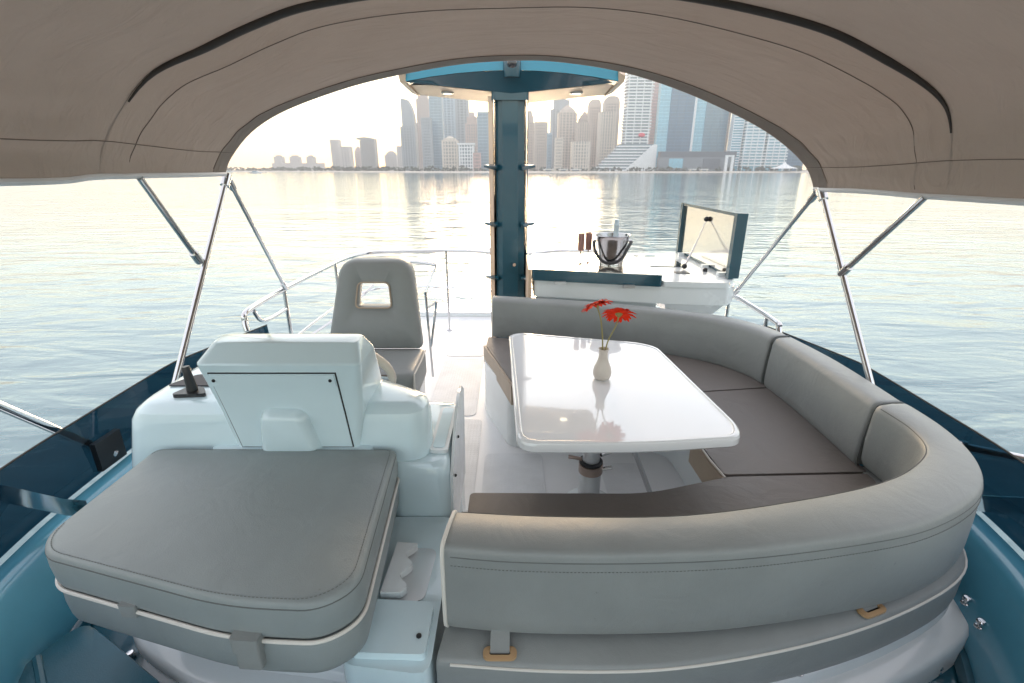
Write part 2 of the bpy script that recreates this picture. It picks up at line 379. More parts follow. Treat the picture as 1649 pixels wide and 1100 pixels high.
def tower(x0, x1, top, D, style, colour, label, depth=None):
    w = x1 - x0; dp = depth or max(12, min(30, w * .8)); cx = (x0 + x1) / 2; cy = D + dp / 2
    rt = root('tower_block', label, 'tower', (cx, cy, GZ), 'towers of the skyline')
    wm, gm = BM[colour]; hx, hy = w / 2, dp / 2
    def ring(f, z): return rect(cx, cy, hx * f, hy * f, z)
    def part(n, rings, m, stuff=False):
        b = bmesh.new(); bridge_rings(b, rings); return fin(n, b, m, rt, 0)
    H_ = top - GZ
    zt = top
    if style in ('step',):
        zt = GZ + H_ * .80
        part('upper_tier', [ring(.74, zt), ring(.74, GZ + H_ * .92)], wm)
        part('crown', [ring(.45, GZ + H_ * .92), ring(.36, top)], wm)
    elif style == 'peak':
        zt = GZ + H_ * .88; part('crown', [ring(.86, zt), ring(.7, GZ + H_ * .93), ring(.12, top)], wm)
    elif style == 'dome':
        zt = GZ + H_ * .86
        for f0, f1, a_, b_ in ((.95, .95, .86, .89), (.72, .72, .89, .94), (.5, .2, .94, 1.0)):
            part('crown_tier', [ring(f0, GZ + H_ * a_), ring(f1, GZ + H_ * b_)], wm)
    elif style == 'arch':
        zt = GZ + H_ * .9; b = bmesh.new()
        rings = []
        for q in range(9):
            t = R(q * 11.25); rings.append(rect(cx, cy, hx * max(.05, math.cos(t) ** .6), hy * .95, zt + (top - zt) * math.sin(t)))
        bridge_rings(b, rings); fin('rounded_crown', b, wm, rt, 0)
    elif style == 'flat':
        zt = GZ + H_ * .92; part('roof', [ring(1.12, zt + .5), ring(1.12, top)], wm); part('roof_neck', [ring(.8, zt), ring(.8, zt + .5)], gm)
    elif style == 'cap':
        zt = GZ + H_ * .9; b = bmesh.new(); n = 8; A, B = [], []
        for q in range(n + 1):
            t = q / n; x = cx - hx * 1.45 + t * hx * 2.45; z = zt + (top - zt) * (.55 + .45 * math.sin(math.pi * min(1, t * 1.0 + .05)))
            A.append((x, z)); B.append((x, z - 2.5 if t < .25 else zt))
        pts = A + B[::-1]
        bridge_rings(b, [[(x, cy - hy, z) for x, z in pts], [(x, cy + hy, z) for x, z in pts]]); fin('curved_cap', b, wm, rt, 0)
    elif style == 'crescent':
        zt = GZ + H_ * .62; b = bmesh.new()
        rings = []
        for q in range(9):
            t = q / 8; rings.append([(cx - hx * .72, cy - hy, zt + (top - zt) * t), (cx + hx * (.95 - .75 * t ** 3), cy - hy, zt + (top - zt) * t * (1 - .05 * t)),
                                     (cx + hx * (.95 - .75 * t ** 3), cy + hy, zt + (top - zt) * t * (1 - .05 * t)), (cx - hx * .72, cy + hy, zt + (top - zt) * t)])
        bridge_rings(b, rings); fin('curved_fin', b, wm, rt, 0)
    elif style == 'glass':
        part('parapet', [ring(1.0, top - 3), ring(1.0, top)], wm); zt = top - 3
    core = .965 if style != 'band' else .90
    part('core', [ring(core, GZ), ring(core, zt)], gm)
    # floors, piers: pieces too small to pick apart at this distance, joined
    b = bmesh.new(); n = 0
    if style == 'band':
        st = 5.2 if w > 30 else 4.4; z = GZ + 9; k = 0
        while z < zt - 2:
            f = 1.0 + .05 * math.sin(k * .55); bridge_rings(b, [ring(f, z), ring(f, z + st * .46)]); z += st; k += 1
        nm = 'balcony_slabs'
        for t in (-.86, -.28, .28, .86) if w > 30 else (-.9, .9):
            bridge_rings(b, [rect(cx + hx * t, cy, hx * .035, hy * .97, z_) for z_ in (GZ, zt)])
    else:
        st = 6.0; z = GZ + 5
        while z < zt - 1:
            th = {'glass': .7, 'slab': 2.6}.get(style, 2.2)
            bridge_rings(b, [ring(.985, z), ring(.985, z + th)]); z += st
        npier = {'glass': 4, 'grid': 7, 'slab': 4}.get(style, 6)
        for i in range(npier):
            t = -1 + 2 * i / (npier - 1); wd = {'glass': .012, 'slab': .11}.get(style, .075)
            wd = wd * (1.6 if i in (0, npier - 1) else 1)
            bridge_rings(b, [rect(cx + (hx - hx * wd) * t, cy, hx * wd, hy * 1.0, z_) for z_ in (GZ, zt)])
        nm = 'floor_bands'
    o = fin(nm, b, wm, rt, 0); o['kind'] = 'stuff'
    return rt
TW = [
    (-592, -563, 93, 1700, 'slab', 'pale', 'slim hazy tower, left of the pair beside the curve-capped tower'),
    (-547, -513, 70, 1650, 'slab', 'pale', 'shorter hazy tower touching the slim tower on its left'),
    (-531, -508, 74, 1750, 'step', 'pink', 'narrow pinkish hazy tower just left of the curve-capped tower'),
    (-437, -395, 89, 1500, 'cap', 'dark', 'dark grey hazy tower with an overhanging curved cap'),
    (-467, -423, 66, 1900, 'step', 'pale', 'faint stepped block alone on the shore left of the tall cluster'),
    (-410, -387, 80, 1850, 'slab', 'pale', 'faint cream block at the left foot of the tall cluster'),
    (-265, -230, 158, 1250, 'crescent', 'grey', 'grey tower with a curved fin top at the left end of the tall cluster'),
    (-263, -239, 118, 1400, 'slab', 'pink', 'low beige slab wedged behind the curved fin tower'),
    (-260, -225, 228, 1450, 'step', 'pink', 'tall pinkish tower rising behind the left half of the mast wing'),
    (-198, -176, 107, 1150, 'grid', 'grey', 'blue-grey tower in front of the tall pinkish tower'),
    (-186, -157, 198, 1200, 'glass', 'blue', 'tall pale blue tower right of the blue-grey tower, under the left wing'),
    (-177, -143, 230, 1350, 'slab', 'blue', 'broad pale blue tower behind the domed cream block'),
    (-133, -102, 191, 1250, 'slab', 'grey', 'slim grey-green tower above the white flat-roofed block'),
    (-135, -104, 62, 1000, 'dome', 'cream', 'cream block crowned with a low tiered dome, left of the mast'),
    (-102, -73, 49, 990, 'flat', 'white', 'white block with a flat overhanging roof left of the mast'),
    (-102, -73, 119, 1150, 'step', 'pink', 'pinkish stepped tower behind the white flat-roofed block'),
    (-72, -58, 31, 960, 'slab', 'rose', 'low rose block at the foot of the pinkish stepped tower'),
    (-69, -37, 109, 1050, 'glass', 'blue', 'pale turquoise slab tower just left of the mast'),
    (32, 54, 132, 1250, 'step', 'beige', 'beige pinnacled tower just right of the mast'),
    (49, 78, 99, 1150, 'grid', 'beige', 'flat-topped beige tower second to the right of the mast'),
    (74, 84, 74, 1100, 'glass', 'blue', 'thin blue glass tower between two beige towers'),
    (99, 152, 182, 1350, 'step', 'grey', 'tall stepped grey tower behind the peaked beige tower'),
    (105, 147, 139, 1200, 'peak', 'beige', 'beige tower with a peaked crown and vertical ribs'),
    (84, 100, 59, 1020, 'grid', 'cream', 'slim cream block in front of the peaked beige tower'),
    (158, 186, 130, 1250, 'dome', 'beige', 'beige tower with a tiered turret crown right of the peaked tower'),
    (141, 174, 98, 1150, 'grid', 'beige', 'broad beige tower below and before the turret crown'),
    (115, 150, 52, 1000, 'grid', 'cream', 'wide cream gridded mid-rise behind the beach huts'),
    (176, 205, 153, 1225, 'arch', 'beige', 'left one of two beige towers with rounded tops'),
    (199, 232, 150, 1150, 'arch', 'beige', 'right one of two beige towers with rounded tops'),
    (179, 213, 112, 1080, 'grid', 'cream', 'cream gridded tower in front of the round-topped towers'),
    (209, 257, 169, 980, 'band', 'white', 'white hotel tower with stacked wavy balconies and a red emblem'),
    (286, 302, 178, 1100, 'grid', 'rose', 'slim mauve tower peeping out behind the striped hotel tower'),
    (270, 289.5, 168, 980, 'glass', 'sky', 'light blue glass tower left of the deep blue glass tower'),
    (290, 334, 162, 980, 'glass', 'deep', 'deep blue glass tower, the darkest and widest of the glass towers'),
    (340, 359.5, 156, 990, 'glass', 'sky', 'light blue glass tower right of the deep blue glass tower'),
    (360, 403, 134, 990, 'glass', 'steelb', 'grey-blue glass tower left of the narrow beige slab'),
    (404, 416, 112, 1010, 'slab', 'pink', 'narrow beige slab beside the grey-blue glass tower'),
    (404, 424, 117, 965, 'band', 'skyband', 'narrow blue residential tower with fine white balcony lines'),
    (425.5, 466, 118, 960, 'band', 'white2', 'wide white residential tower with balconies, left of the two'),
    (468, 509, 112, 960, 'band', 'white2', 'wide white residential tower with balconies, right of the two'),
    (528, 564, 82, 1000, 'glass', 'deep', 'low deep blue glass block at the right end of the skyline'),
]
for t in TW:
    rt = tower(*t)
    if t[4] == 'band' and t[5] == 'white':
        b = bmesh.new(); bmesh.ops.create_icosphere(b, subdivisions=2, radius=1)
        for v in b.verts: v.co = Vector((v.co.x * 6.5, v.co.y * 1.2, v.co.z * 3.6)) + Vector((241, 976.2, 62))
        M['emblem'] = mat('red_emblem', (.65, .04, .07), .5); fin('red_emblem', b, 'emblem', rt)
    if t[5] == 'deep' and t[4] == 'glass' and t[0] == 290:
        b = bmesh.new(); box_bm(334.4, 339, 981, 1003, GZ, 150, b); fin('white_corner_edge', b, BM['white'][0], rt, 0)
# low triple block far left
rt = root('triple_block', 'faint grey long block with three square turrets on the far left shore', 'building', (-795, 1900, GZ))
box('podium', -885, -700, 1900, 1930, GZ, 24, BM['pale'][0], rt)
for a, b_ in ((-876, -846), (-818, -784), (-756, -730)):
    o = box('turret', a, b_, 1902, 1928, 24.2, 46, BM['pale'][0], rt)
    box('turret_cap', a + 7, b_ - 7, 1906, 1924, 46.2, 51, BM['pale'][0], o)
# stepped hotel podium with raking terraces
rt = root('terraced_podium', 'white stepped terrace building at the foot of the striped hotel tower', 'building', (210, 955, GZ))
for i in range(9):
    z = GZ + i * 5.2
    x0 = 152 + i * 5.5 if i < 7 else 190 + (i - 7) * 4
    o = box('terrace', x0, 262, 945 + i * 1.5, 975, z, z + 2.6, BM['white'][0], rt)
    box('glazing', x0 + 3, 260, 947.5 + i * 1.5, 974.5, z + 2.65, z + 5.15, BM['white'][1], o)
b = bmesh.new()
bridge_rings(b, [[(205, y, GZ), (262, y, GZ), (262, y, 44), (255, y, 44)] for y in (941, 944.8)]); fin('raking_screen', b, BM['white'][0], rt, 0)
# dark mall podium
rt = root('mall_podium', 'long low dark mall block with a turquoise window under the glass towers', 'building', (330, 935, GZ))
M['mall'] = mat('grey_cladding', (.16, .19, .22), .6, noise=.1, nscale=.05); M['mall2'] = mat('dark_cladding', (.07, .09, .12), .6, noise=.1, nscale=.05)
box('lower_block', 263.5, 399, 925, 940, GZ, 22, 'mall', rt); box('upper_block', 266, 402, 929, 945, 22.1, 32, 'mall2', rt)
box('window', 281, 306, 924.4, 924.9, 4, 20, BM['sky'][1], rt); box('dark_bay', 342, 372, 924.2, 924.9, 2, 20, 'mall2', rt)
# white gate frame on the beach, tent, huts
rt = root('gate_frame', 'tall white rectangular gate frame standing on the beach', 'gate', (381, 906, GZ))
for a in (374, 384.5): box('post', a, a + 4.5, 906, 909, WZ + 1, 25.3, BM['white'][0], rt)
box('lintel', 378.6, 384.4, 906, 909, 22.5, 25.2, BM['white'][0], rt)
M['tent'] = mat('white_tent_fabric', (.8, .8, .8), .7)
rt = root('beach_tent', 'low white peaked beach tent near the right end of the shore', 'tent', (480, 905, GZ))
b = bmesh.new(); bridge_rings(b, [[(480 + 24 * s * math.cos(q * math.pi / 8), 908 + 10 * s * math.sin(q * math.pi / 8), z) for q in range(16)] for s, z in ((1, 3.2), (.95, 4), (.5, 6.5), (.2, 10), (.03, 13.5))])
fin('canopy', b, 'tent', rt)
for dx in (-20, -7, 7, 20): box('pole', 480 + dx - .3, 480 + dx + .3, 902, 902.6, WZ + 1.2, 3.4, 'tent', rt)
for i, (x, w_, lb) in enumerate(((64, 17, 'leftmost white beach hut with flat roof right of the mast'), (90, 14, 'middle white beach hut with flat roof right of the mast'), (112, 19, 'rightmost white beach hut below the cream mid-rise'),
                             (338, 12, 'small white beach kiosk left of the white gate frame'), (318, 9, 'smallest white beach kiosk below the mall block'))):
    rt = root('beach_hut', lb, 'hut', (x, 904, GZ), 'white huts along the beach')
    box('wall', x - w_ / 2, x + w_ / 2, 903, 911, WZ + 1, 1.4, BM['cream'][0], rt); box('roof', x - w_ / 2 - 1, x + w_ / 2 + 1, 901, 912, 1.5, 2.6, BM['white'][0], rt)
    box('window', x - w_ * .32, x + w_ * .32, 902.6, 902.9, -.9, .8, BM['white'][1], rt)
# small motor boats on the bay
def motorboat(x, y, ln, label):
    rt = root('motorboat', label, 'boat', (x, y, WZ), 'small boats on the bay')
    b = bmesh.new(); rings = []
    for t, hw, zb in ((0, .9, .0), (.3, 1.1, -.1), (.7, .95, -.1), (.9, .5, .1), (1, .06, .5)):
        X_ = x - ln / 2 + ln * t; w_ = hw * ln * .14
        rings.append([(X_, y - w_, WZ + 1.25 + .5 * t), (X_, y - w_ * .7, WZ + zb), (X_, y + w_ * .7, WZ + zb), (X_, y + w_, WZ + 1.25 + .5 * t)])
    bridge_rings(b, rings); fin('hull', b, BM['white'][0], rt, 0)
    b = bmesh.new(); bridge_rings(b, [rect(x - ln * .06, y, ln * .24, ln * .09, WZ + 1.5), rect(x - ln * .1, y, ln * .17, ln * .08, WZ + 3.0)]); fin('cabin', b, BM['blue'][1], rt, 0)
    tube('mast', [(x - ln * .12, y, WZ + 3), (x - ln * .12, y, WZ + 5)], .12, BM['white'][0], rt, 5)
motorboat(-372, 745, 17, 'blue and white motorboat off the headland at far left')
motorboat(-555, 1010, 16, 'small white motorboat close to the canopy corner at far left')
M['foam'] = mat('white_foam', (.8, .82, .84), .8, noise=.1, nscale=.2)
motorboat(318, 520, 7, 'small white speedboat with a foam wake near the right canopy corner')
b = bmesh.new()
for i in range(46):
    x = 314 - i * 2.6; w_ = .5 + i * .02
    vs = [b.verts.new(p) for p in ((x, 520 - w_ + rr.uniform(-.3, .3), WZ + .06), (x + 2.3, 520 - w_, WZ + .06), (x + 2.3, 520 + w_ + rr.uniform(-.3, .3), WZ + .1), (x, 520 + w_, WZ + .1))]
    b.faces.new(vs)
tag(fin('boat_wake', b, 'foam', None, 0), 'thin white foam wake trailing the speedboat on the right', 'wake', kind='stuff')

# haze: even air round everything
hb = bmesh.new(); box_bm(-4400, 4400, -4400, 4400, WZ - 1, 262, hb)
M['haze'] = bpy.data.materials.new('haze_air'); M['haze'].use_nodes = True
hn = M['haze'].node_tree; hn.nodes.remove(hn.nodes['Principled BSDF'])
pv = hn.nodes.new('ShaderNodeVolumePrincipled'); pv.inputs['Color'].default_value = (.93, .94, .96, 1); pv.inputs['Density'].default_value = .00042
pv.inputs['Anisotropy'].default_value = .1
hn.links.new(pv.outputs[0], hn.nodes['Material Output'].inputs['Volume'])
tag(fin('haze', hb, 'haze', None, 0), 'pale morning haze over the bay', 'haze', kind='stuff')

# ================================================================ yacht: deck, hull
DK = [(-1.62, 5.5), (-1.66, 3.2), (-1.66, 1.6), (-1.60, 1.1), (-1.42, .65), (-1.0, .2), (-.5, 0), (0, -.08)]
DK = DK + [(-x, y) for x, y in DK[-2::-1]]
o = prism('deck', DK, -.12, 0, 'floor'); tag(o, None, None, kind='structure')
def nonskid_mat():
    m = mat('nonskid_diamond', (.72, .735, .75), .55, noise=.10, nscale=5); N = m.node_tree.nodes; L = m.node_tree.links
    tc = N.new('ShaderNodeTexCoord'); mp = N.new('ShaderNodeMapping'); mp.inputs['Rotation'].default_value = (0, 0, R(45)); mp.inputs['Scale'].default_value = (70, 70, 70)
    ck = N.new('ShaderNodeTexChecker'); ck.inputs['Scale'].default_value = 1.0; bp = N.new('ShaderNodeBump'); bp.inputs['Strength'].default_value = .5; bp.inputs['Distance'].default_value = .002
    L.new(tc.outputs['Object'], mp.inputs[0]); L.new(mp.outputs[0], ck.inputs[0]); L.new(ck.outputs[1], bp.inputs['Height']); L.new(bp.outputs[0], N['Principled BSDF'].inputs['Normal']); return m
M['nonskid'] = nonskid_mat()
for x0_, x1_, y0_, y1_ in ((-.60, -.25, 2.97, 4.05), (-.60, -.25, 4.10, 5.30), (-.16, .18, 1.56, 2.50), (-.48, -.20, 1.98, 2.92), (.50, .74, 1.62, 2.40)):
    prism('nonskid_panel', roundpoly([(x0_, y0_), (x1_, y0_), (x1_, y1_), (x0_, y1_)], .05, 4), .0006, .0035, 'nonskid', o, .001, 1)
lathe('deck_drain', [(.028, .0005), (.028, .004), (.02, .005), (.001, .0035)], (-.10, 1.53, 0), 'steel', o, 20)
b = bmesh.new()
rings = []
for z, f, yo in ((-.125, .985, 0), (-1.6, 1.02, 0), (-1.62, 1.30, .0), (-3.3, 1.2, 0), (-4.2, .95, 0)):
    rings.append([(x * f, (y - 2.5) * (1.0 if z > -1.61 else 1.45) + 2.5 - (0 if z > -1.61 else .8), z) for x, y in DK])
bridge_rings(b, rings); tag(fin('yacht_hull', b, 'gel', None), None, None, kind='structure')
# low aft coaming at the end of the deck
rt = root('aft_toe_rail', 'low white moulded toe rail at the aft end of the deck', 'toe rail', (-.2, 5.4, 0))
box('kerb', -1.55, 1.5, 5.36, 5.46, .001, .055, 'gel', rt, .02)

# ---------------------------------------------------------------- coaming with gutter round the front
def offs(path, d):
    P = [Vector(p) for p in path]; out = []
    for i, p in enumerate(P):
        t = (P[min(i + 1, len(P) - 1)] - P[max(i - 1, 0)]).normalized(); out.append(p + Vector((t.y, -t.x, 0)) * d)
    return out
EDGE = cr([(-1.60, 3.1, 0), (-1.62, 2.3, 0), (-1.60, 1.7, 0), (-1.56, 1.25, 0), (-1.44, .86, 0), (-1.12, .5, 0), (-.6, .32, 0), (0, .27, 0),
           (.6, .34, 0), (1.12, .56, 0), (1.46, .93, 0), (1.60, 1.32, 0), (1.64, 1.75, 0), (1.66, 2.3, 0), (1.64, 3.1, 0)], 8)
# EDGE runs from left-aft round the bow to right-aft; the normal (t.y,-t.x) points outwards on the left leg
def band(name, prof, m, parent, path=EDGE, smooth=50):
    """closed profile (offset towards the inside of the boat, z) swept along path"""
    b = bmesh.new(); rings = []
    cols = [offs(path, -o_) for o_, z in prof]
    for i in range(len(path)): rings.append([(cols[k][i].x, cols[k][i].y, prof[k][1]) for k in range(len(prof))])
    bridge_rings(b, rings); return fin(name, b, m, parent, smooth)
t0 = (EDGE[1] - EDGE[0]).normalized()
SGN = -1 if t0.y * 0 + (Vector((t0.y, -t0.x, 0))).x > 0 else 1     # +1 when the raw normal already points outwards
def inside(o_): return o_ * SGN
rt = root('front_coaming', 'teal moulded coaming and gutter curving round the front of the seating', 'coaming', (0, .3, 0))
band('cap', [(inside(o_), z) for o_, z in ((-.02, .34), (-.02, .455), (.0, .475), (.05, .473), (.075, .455), (.115, .34), (.15, .262), (.15, .24))], 'bluecap', rt)
band('inner_wall', [(inside(o_), z) for o_, z in ((.02, .20), (.02, .30), (.149, .239), (.165, .235), (.175, .205))], 'tealdeck', rt)
band('gutter', [(inside(o_), z) for o_, z in ((.0, .12), (.0, .19), (.128, .19), (.20, .20), (.30, .21), (.55, .23), (.55, .12))], 'tealdeck', rt)
def stud(x, y, z, parent_label, lab, big=False):
    rt2 = root('snap_stud', lab, 'stud', (x, y, z), 'chrome snap studs along the gutter')
    lathe('base', [(.0125, 0), (.0125, .004), (.008, .007)], (x, y, z), 'steel', rt2, 14)
    lathe('cap', [(.007, .007), (.007, .014), (.0115, .016), (.012, .022), (.009, .026), (.001, .027)], (x, y, z), 'steel', rt2, 14)
M_ST = [(.775, .965, 'chrome snap stud nearest the middle, on the lip below the long backrest'), (1.25, 1.02, 'chrome snap stud in the gutter at the bottom right'),
        (1.49, 1.23, 'black-banded chrome snap stud on the lip at the right corner'), (1.53, 1.15, 'chrome snap stud in the gutter below the right corner'),
        (1.445, 1.06, 'lowest chrome snap stud at the right edge of the picture'), (1.60, 1.41, 'chrome snap stud on the dark inner wall behind the sofa corner'),
        (-1.44, 1.24, 'chrome snap stud beside the left corner of the sunpad'), (-1.15, 1.06, 'chrome snap stud below the front edge of the sunpad'), (-.79, .945, 'chrome snap stud in the gutter at the bottom edge left of centre')]
WALL = offs(EDGE, -inside(.128))
def wallpt(x, y):
    w = min((p for p in WALL if p.x * x > 0), key=lambda p: abs(p.y - y)); return w.x, w.y
for x, y, lb in M_ST:
    if x == .775: stud(x, y - .03, .3175, None, lb)
    elif x == 1.25 or x == -1.15 or x == -.79: stud(x, y, .206, None, lb)
    else: stud(*wallpt(x, y), .312, None, lb)

rt = root('teal_pad', 'dark teal ridged pad in the bottom left corner beside the gutter', 'pad', (-1.2, .9, .2))
pl_ = roundpoly([(-1.37, .96), (-1.31, 1.115), (-1.18, 1.05), (-.90, .90), (-.80, .70), (-1.2, .62)], [.04, .05, .08, .05, .05, .05], 5)
pc_ = Vector((-1.12, .88)); b = bmesh.new()
bridge_rings(b, [[((p.x - pc_.x) * k + pc_.x, (p.y - pc_.y) * k + pc_.y, z) for p in pl_] for k, z in ((1.0, .18), (1.0, .275), (.985, .295), (.95, .305), (.6, .309))])
fin('cushion', b, 'tealpad', rt, 60)
tube('ridge', cr([(-1.335, .985, .304), (-1.20, .86, .308), (-1.10, .74, .308)], 6), .012, 'tealpad', rt, 8)
# smoked windscreen panes standing on the coaming
def pane(i0, i1, label):
    P = EDGE[i0:i1]; rt = root('windscreen', label, 'windscreen', (P[0].x, P[0].y, .48))
    cols = [(offs(P, SGN * d)) for d in (.03, .036, .05, .044)]; zs = (.47, .47, .705, .705)
    b = bmesh.new(); bridge_rings(b, [[(cols[k][i].x, cols[k][i].y, zs[k] - (.10 * max(0, (P[i].y - 2.2)) )) for k in range(4)] for i in range(len(P))])
    fin('pane', b, 'tint', rt, 40)
    tube('edge_trim', [(cols[2][i].x * .998, cols[2][i].y, .707 - (.10 * max(0, (P[i].y - 2.2)))) for i in range(len(P))], .0035, 'gap', rt, 6)
pane(0, 46, 'dark blue smoked windscreen strip along the left side')
pane(len(EDGE) - 46, len(EDGE), 'dark blue smoked windscreen strip along the right side')

# ================================================================ bimini canopy
A25 = [(-1.40, 1.59), (-1.36, 1.66), (-1.24, 1.775), (-1.06, 1.87), (-.76, 1.965), (-.5, 2.02), (-.24, 2.06), (0, 2.075), (.21, 2.07), (.5, 2.03), (.79, 1.95), (1.1, 1.83), (1.29, 1.73), (1.43, 1.62), (1.49, 1.52)]
B175 = [(-1.41, 1.59), (-1.36, 1.70), (-1.18, 1.885), (-.97, 1.975), (-.8, 2.04), (-.62, 2.09), (-.3, 2.13), (0, 2.14), (.3, 2.135), (.62, 2.10), (.93, 2.04), (1.13, 1.97), (1.37, 1.85), (1.46, 1.74), (1.51, 1.52)]
NA = 241
RA = resample(cr([(x, 2.5, z) for x, z in A25], 6), NA); RB = resample(cr([(x, 1.75, z) for x, z in B175], 6), NA)
def canopy_pt(i, y):
    if y >= 1.75:
        t = (y - 1.75) / .75; p = RB[i].lerp(RA[i], t); sag = math.sin(math.pi * t) * .022
    else:
        t = min(1, (1.75 - y) / 1.4); p = RB[i].copy(); p.y = y; sag = math.sin(math.pi * ((1.75 - y) / 1.25 % 1)) * .025
    k = i / (NA - 1); edge = max(0, 1 - min(k, 1 - k) / .16)
    # loose cloth: creases running fore-aft near the sides
    w = .0075 * edge * math.sin(k * 165 + 1.6 * math.sin(y * 3.1)) * (.6 + .4 * math.sin(y * 5.3 + k * 9)) + .003 * math.sin(k * 23 + y * 7)
    w *= max(0, min(1, (2.46 - y) / .2)) * max(0.15, min(1, abs(y - 1.75) / .12))
    return Vector((p.x * (1 + w * .5), y, p.z - sag * (1 - edge * .8) + w))
rt_c = root('bimini_canopy', 'large taupe fabric bimini canopy arching overhead on steel struts', 'canopy', (0, 1.2, 1.6))
def cloth(name, ys, i0=0, i1=NA - 1, drop=0.0, m='canvas', thick=.004):
    b = bmesh.new(); g = [[b.verts.new(canopy_pt(i, y) - Vector((0, 0, drop))) for i in range(i0, i1 + 1)] for y in ys]
    for a, c in zip(g, g[1:]):
        for i in range(len(a) - 1): b.faces.new((a[i], a[i + 1], c[i + 1], c[i]))
    bmesh.ops.recalc_face_normals(b, faces=b.faces[:])
    bmesh.ops.solidify(b, geom=b.faces[:], thickness=thick)
    return fin(name, b, m, rt_c, 60)
ys = [1.75 + .75 * k / 22 for k in range(23)]
cloth('aft_panel', ys)
cloth('front_panel', [-.75 + 2.5 * k / 40 for k in range(41)])
cloth('edge_hem', [2.40 + .104 * k / 3 for k in range(4)], drop=.006, thick=.003)
def along(y, i0, i1, d): return [canopy_pt(i, y) - Vector((0, 0, d)) for i in range(i0, i1)]
bowp = along(1.755, 20, NA - 15, .012)
tube('frame_bow', bowp, [.003 + .009 * min(1, min(i, len(bowp) - 1 - i) / 25) for i in range(len(bowp))], 'bow', rt_c, 10)
for y, d in ((1.752, .004), (2.395, .009), (1.885, .009)): tube('seam', along(y, 2, NA - 2, d), .0016, 'seamthread', rt_c, 5)
for i_ in (8, NA - 9):
    tube('side_seam', [canopy_pt(i_, -.7 + 3.2 * k / 40) - Vector((-.006 if i_ == 8 else .006, 0, .002)) for k in range(41)], .0016, 'seamthread', rt_c, 5)
for i_ in (0, NA - 1):
    tube('side_track', [canopy_pt(i_, -.7 + 3.2 * k / 40) - Vector((0, 0, .010)) for k in range(41)], .011, 'wrail', rt_c, 8)
def strut(a, b_, r=.0125, j0=True, j1=True):
    a, b_ = Vector(a), Vector(b_); o = tube('strut', [a, b_], r, 'steel', rt_c, 12); d = (b_ - a).normalized()
    if j0: tube('strut_fitting', [a - d * .012, a + d * .05], r * 1.55, 'steel', o, 10)
    if j1: tube('strut_fitting', [b_ - d * .05, b_ + d * .012], r * 1.55, 'steel', o, 10)
    return o
strut((-1.41, 2.53, 1.565), (-1.50, 1.80, .50), .014)
strut((-1.405, 1.93, 1.57), (-1.455, 2.245, 1.205), .0125, False)
strut((-1.41, 2.545, 1.545), (-1.52, 3.18, .855), .0115)
strut((1.50, 2.46, 1.505), (1.585, 1.93, .68), .014, True, False)
strut((1.505, 1.84, 1.505), (1.535, 2.225, 1.15), .0125, False)
strut((1.50, 2.50, 1.485), (1.60, 3.38, .775), .0115)
# forward legs outside the windscreen
strut((-1.76, 1.44, .90), (-1.63, 1.70, .515), .016, False)
strut((1.83, 1.40, .66), (1.66, 1.60, .62), .016, False)
for s, x, y, z in ((-1, -1.62, 1.70, .50),):
    box('foot_bracket', x - .01, x + .012, y - .075, y + .05, z - .02, z + .10, 'blackpl', rt_c, .004)

def flat_bar(label, pts):
    rt = root('windscreen_brace', label, 'brace', pts[0])
    P = [Vector(p) for p in pts]; b = bmesh.new(); rings = []
    for i, p in enumerate(P):
        rings.append([p + Vector((0, 0, -.032)), p + Vector((.008, .004, -.032)), p + Vector((.008, .004, .032)), p + Vector((0, 0, .032))])
    bridge_rings(b, rings); o = fin('bar', b, 'steel', rt, 40, .003, 1)
    lathe('bolt', [(.016, -.002), (.016, .006), (.010, .010), (.001, .011)], (P[0].x + .05, P[0].y - .012, P[0].z), 'alu', rt, 12)
flat_bar('flat steel brace crossing the smoked windscreen at the left edge', [(-1.70, 1.23, .70), (-1.60, 1.285, .625), (-1.50, 1.34, .535), (-1.46, 1.37, .505)])
flat_bar('flat steel brace crossing the smoked windscreen at the right edge', [(1.54, 1.42, .47), (1.60, 1.40, .505), (1.67, 1.36, .53), (1.80, 1.33, .545)])

# ================================================================ mast with wing
rt = root('radar_mast', 'tall glossy teal mast with a wide lamp wing behind the sofa', 'mast', (-.02, 4.3, 0))
colpts = [(-.125, 4.16), (-.075, 4.12), (.045, 4.12), (.095, 4.16), (.115, 4.3), (.095, 4.46), (.045, 4.52), (-.075, 4.52), (-.125, 4.46), (-.145, 4.3)]
b = bmesh.new()
bridge_rings(b, [[(x * f + (f - 1) * .015, y, z) for x, y in colpts] for z, f in ((0, 1.12), (.4, 1.1), (.8, 1.06), (2.0, 1.0), (2.14, 1.0))])
fin('column', b, 'teal', rt, 30, .006, 2)
box('side_strip', -.185, -.150, 4.14, 4.32, .02, 2.13, 'beige', rt, .006); box('side_strip', .122, .130, 4.22, 4.36, .02, 2.13, 'teal', rt, .003)  # left strip in beige: warm light of the sunlit side put into its colour
for z in (1.62, 1.17, .72):
    for s in (-1, 1):
        b = bmesh.new(); x0 = -.02 + s * .095
        rings = []
        for t, w_, h_ in ((0, .055, .03), (.035, .048, .022), (.08, .028, .012), (.112, .006, .003)):
            rings.append([(x0 + s * t, 4.14 - w_, z + t * .12), (x0 + s * t, 4.14, z - h_), (x0 + s * t, 4.14 + w_, z + t * .12), (x0 + s * t, 4.14, z + h_ * .7 + t * .12)])
        bridge_rings(b, rings); fin('step_fin', b, 'teal', rt, 40)
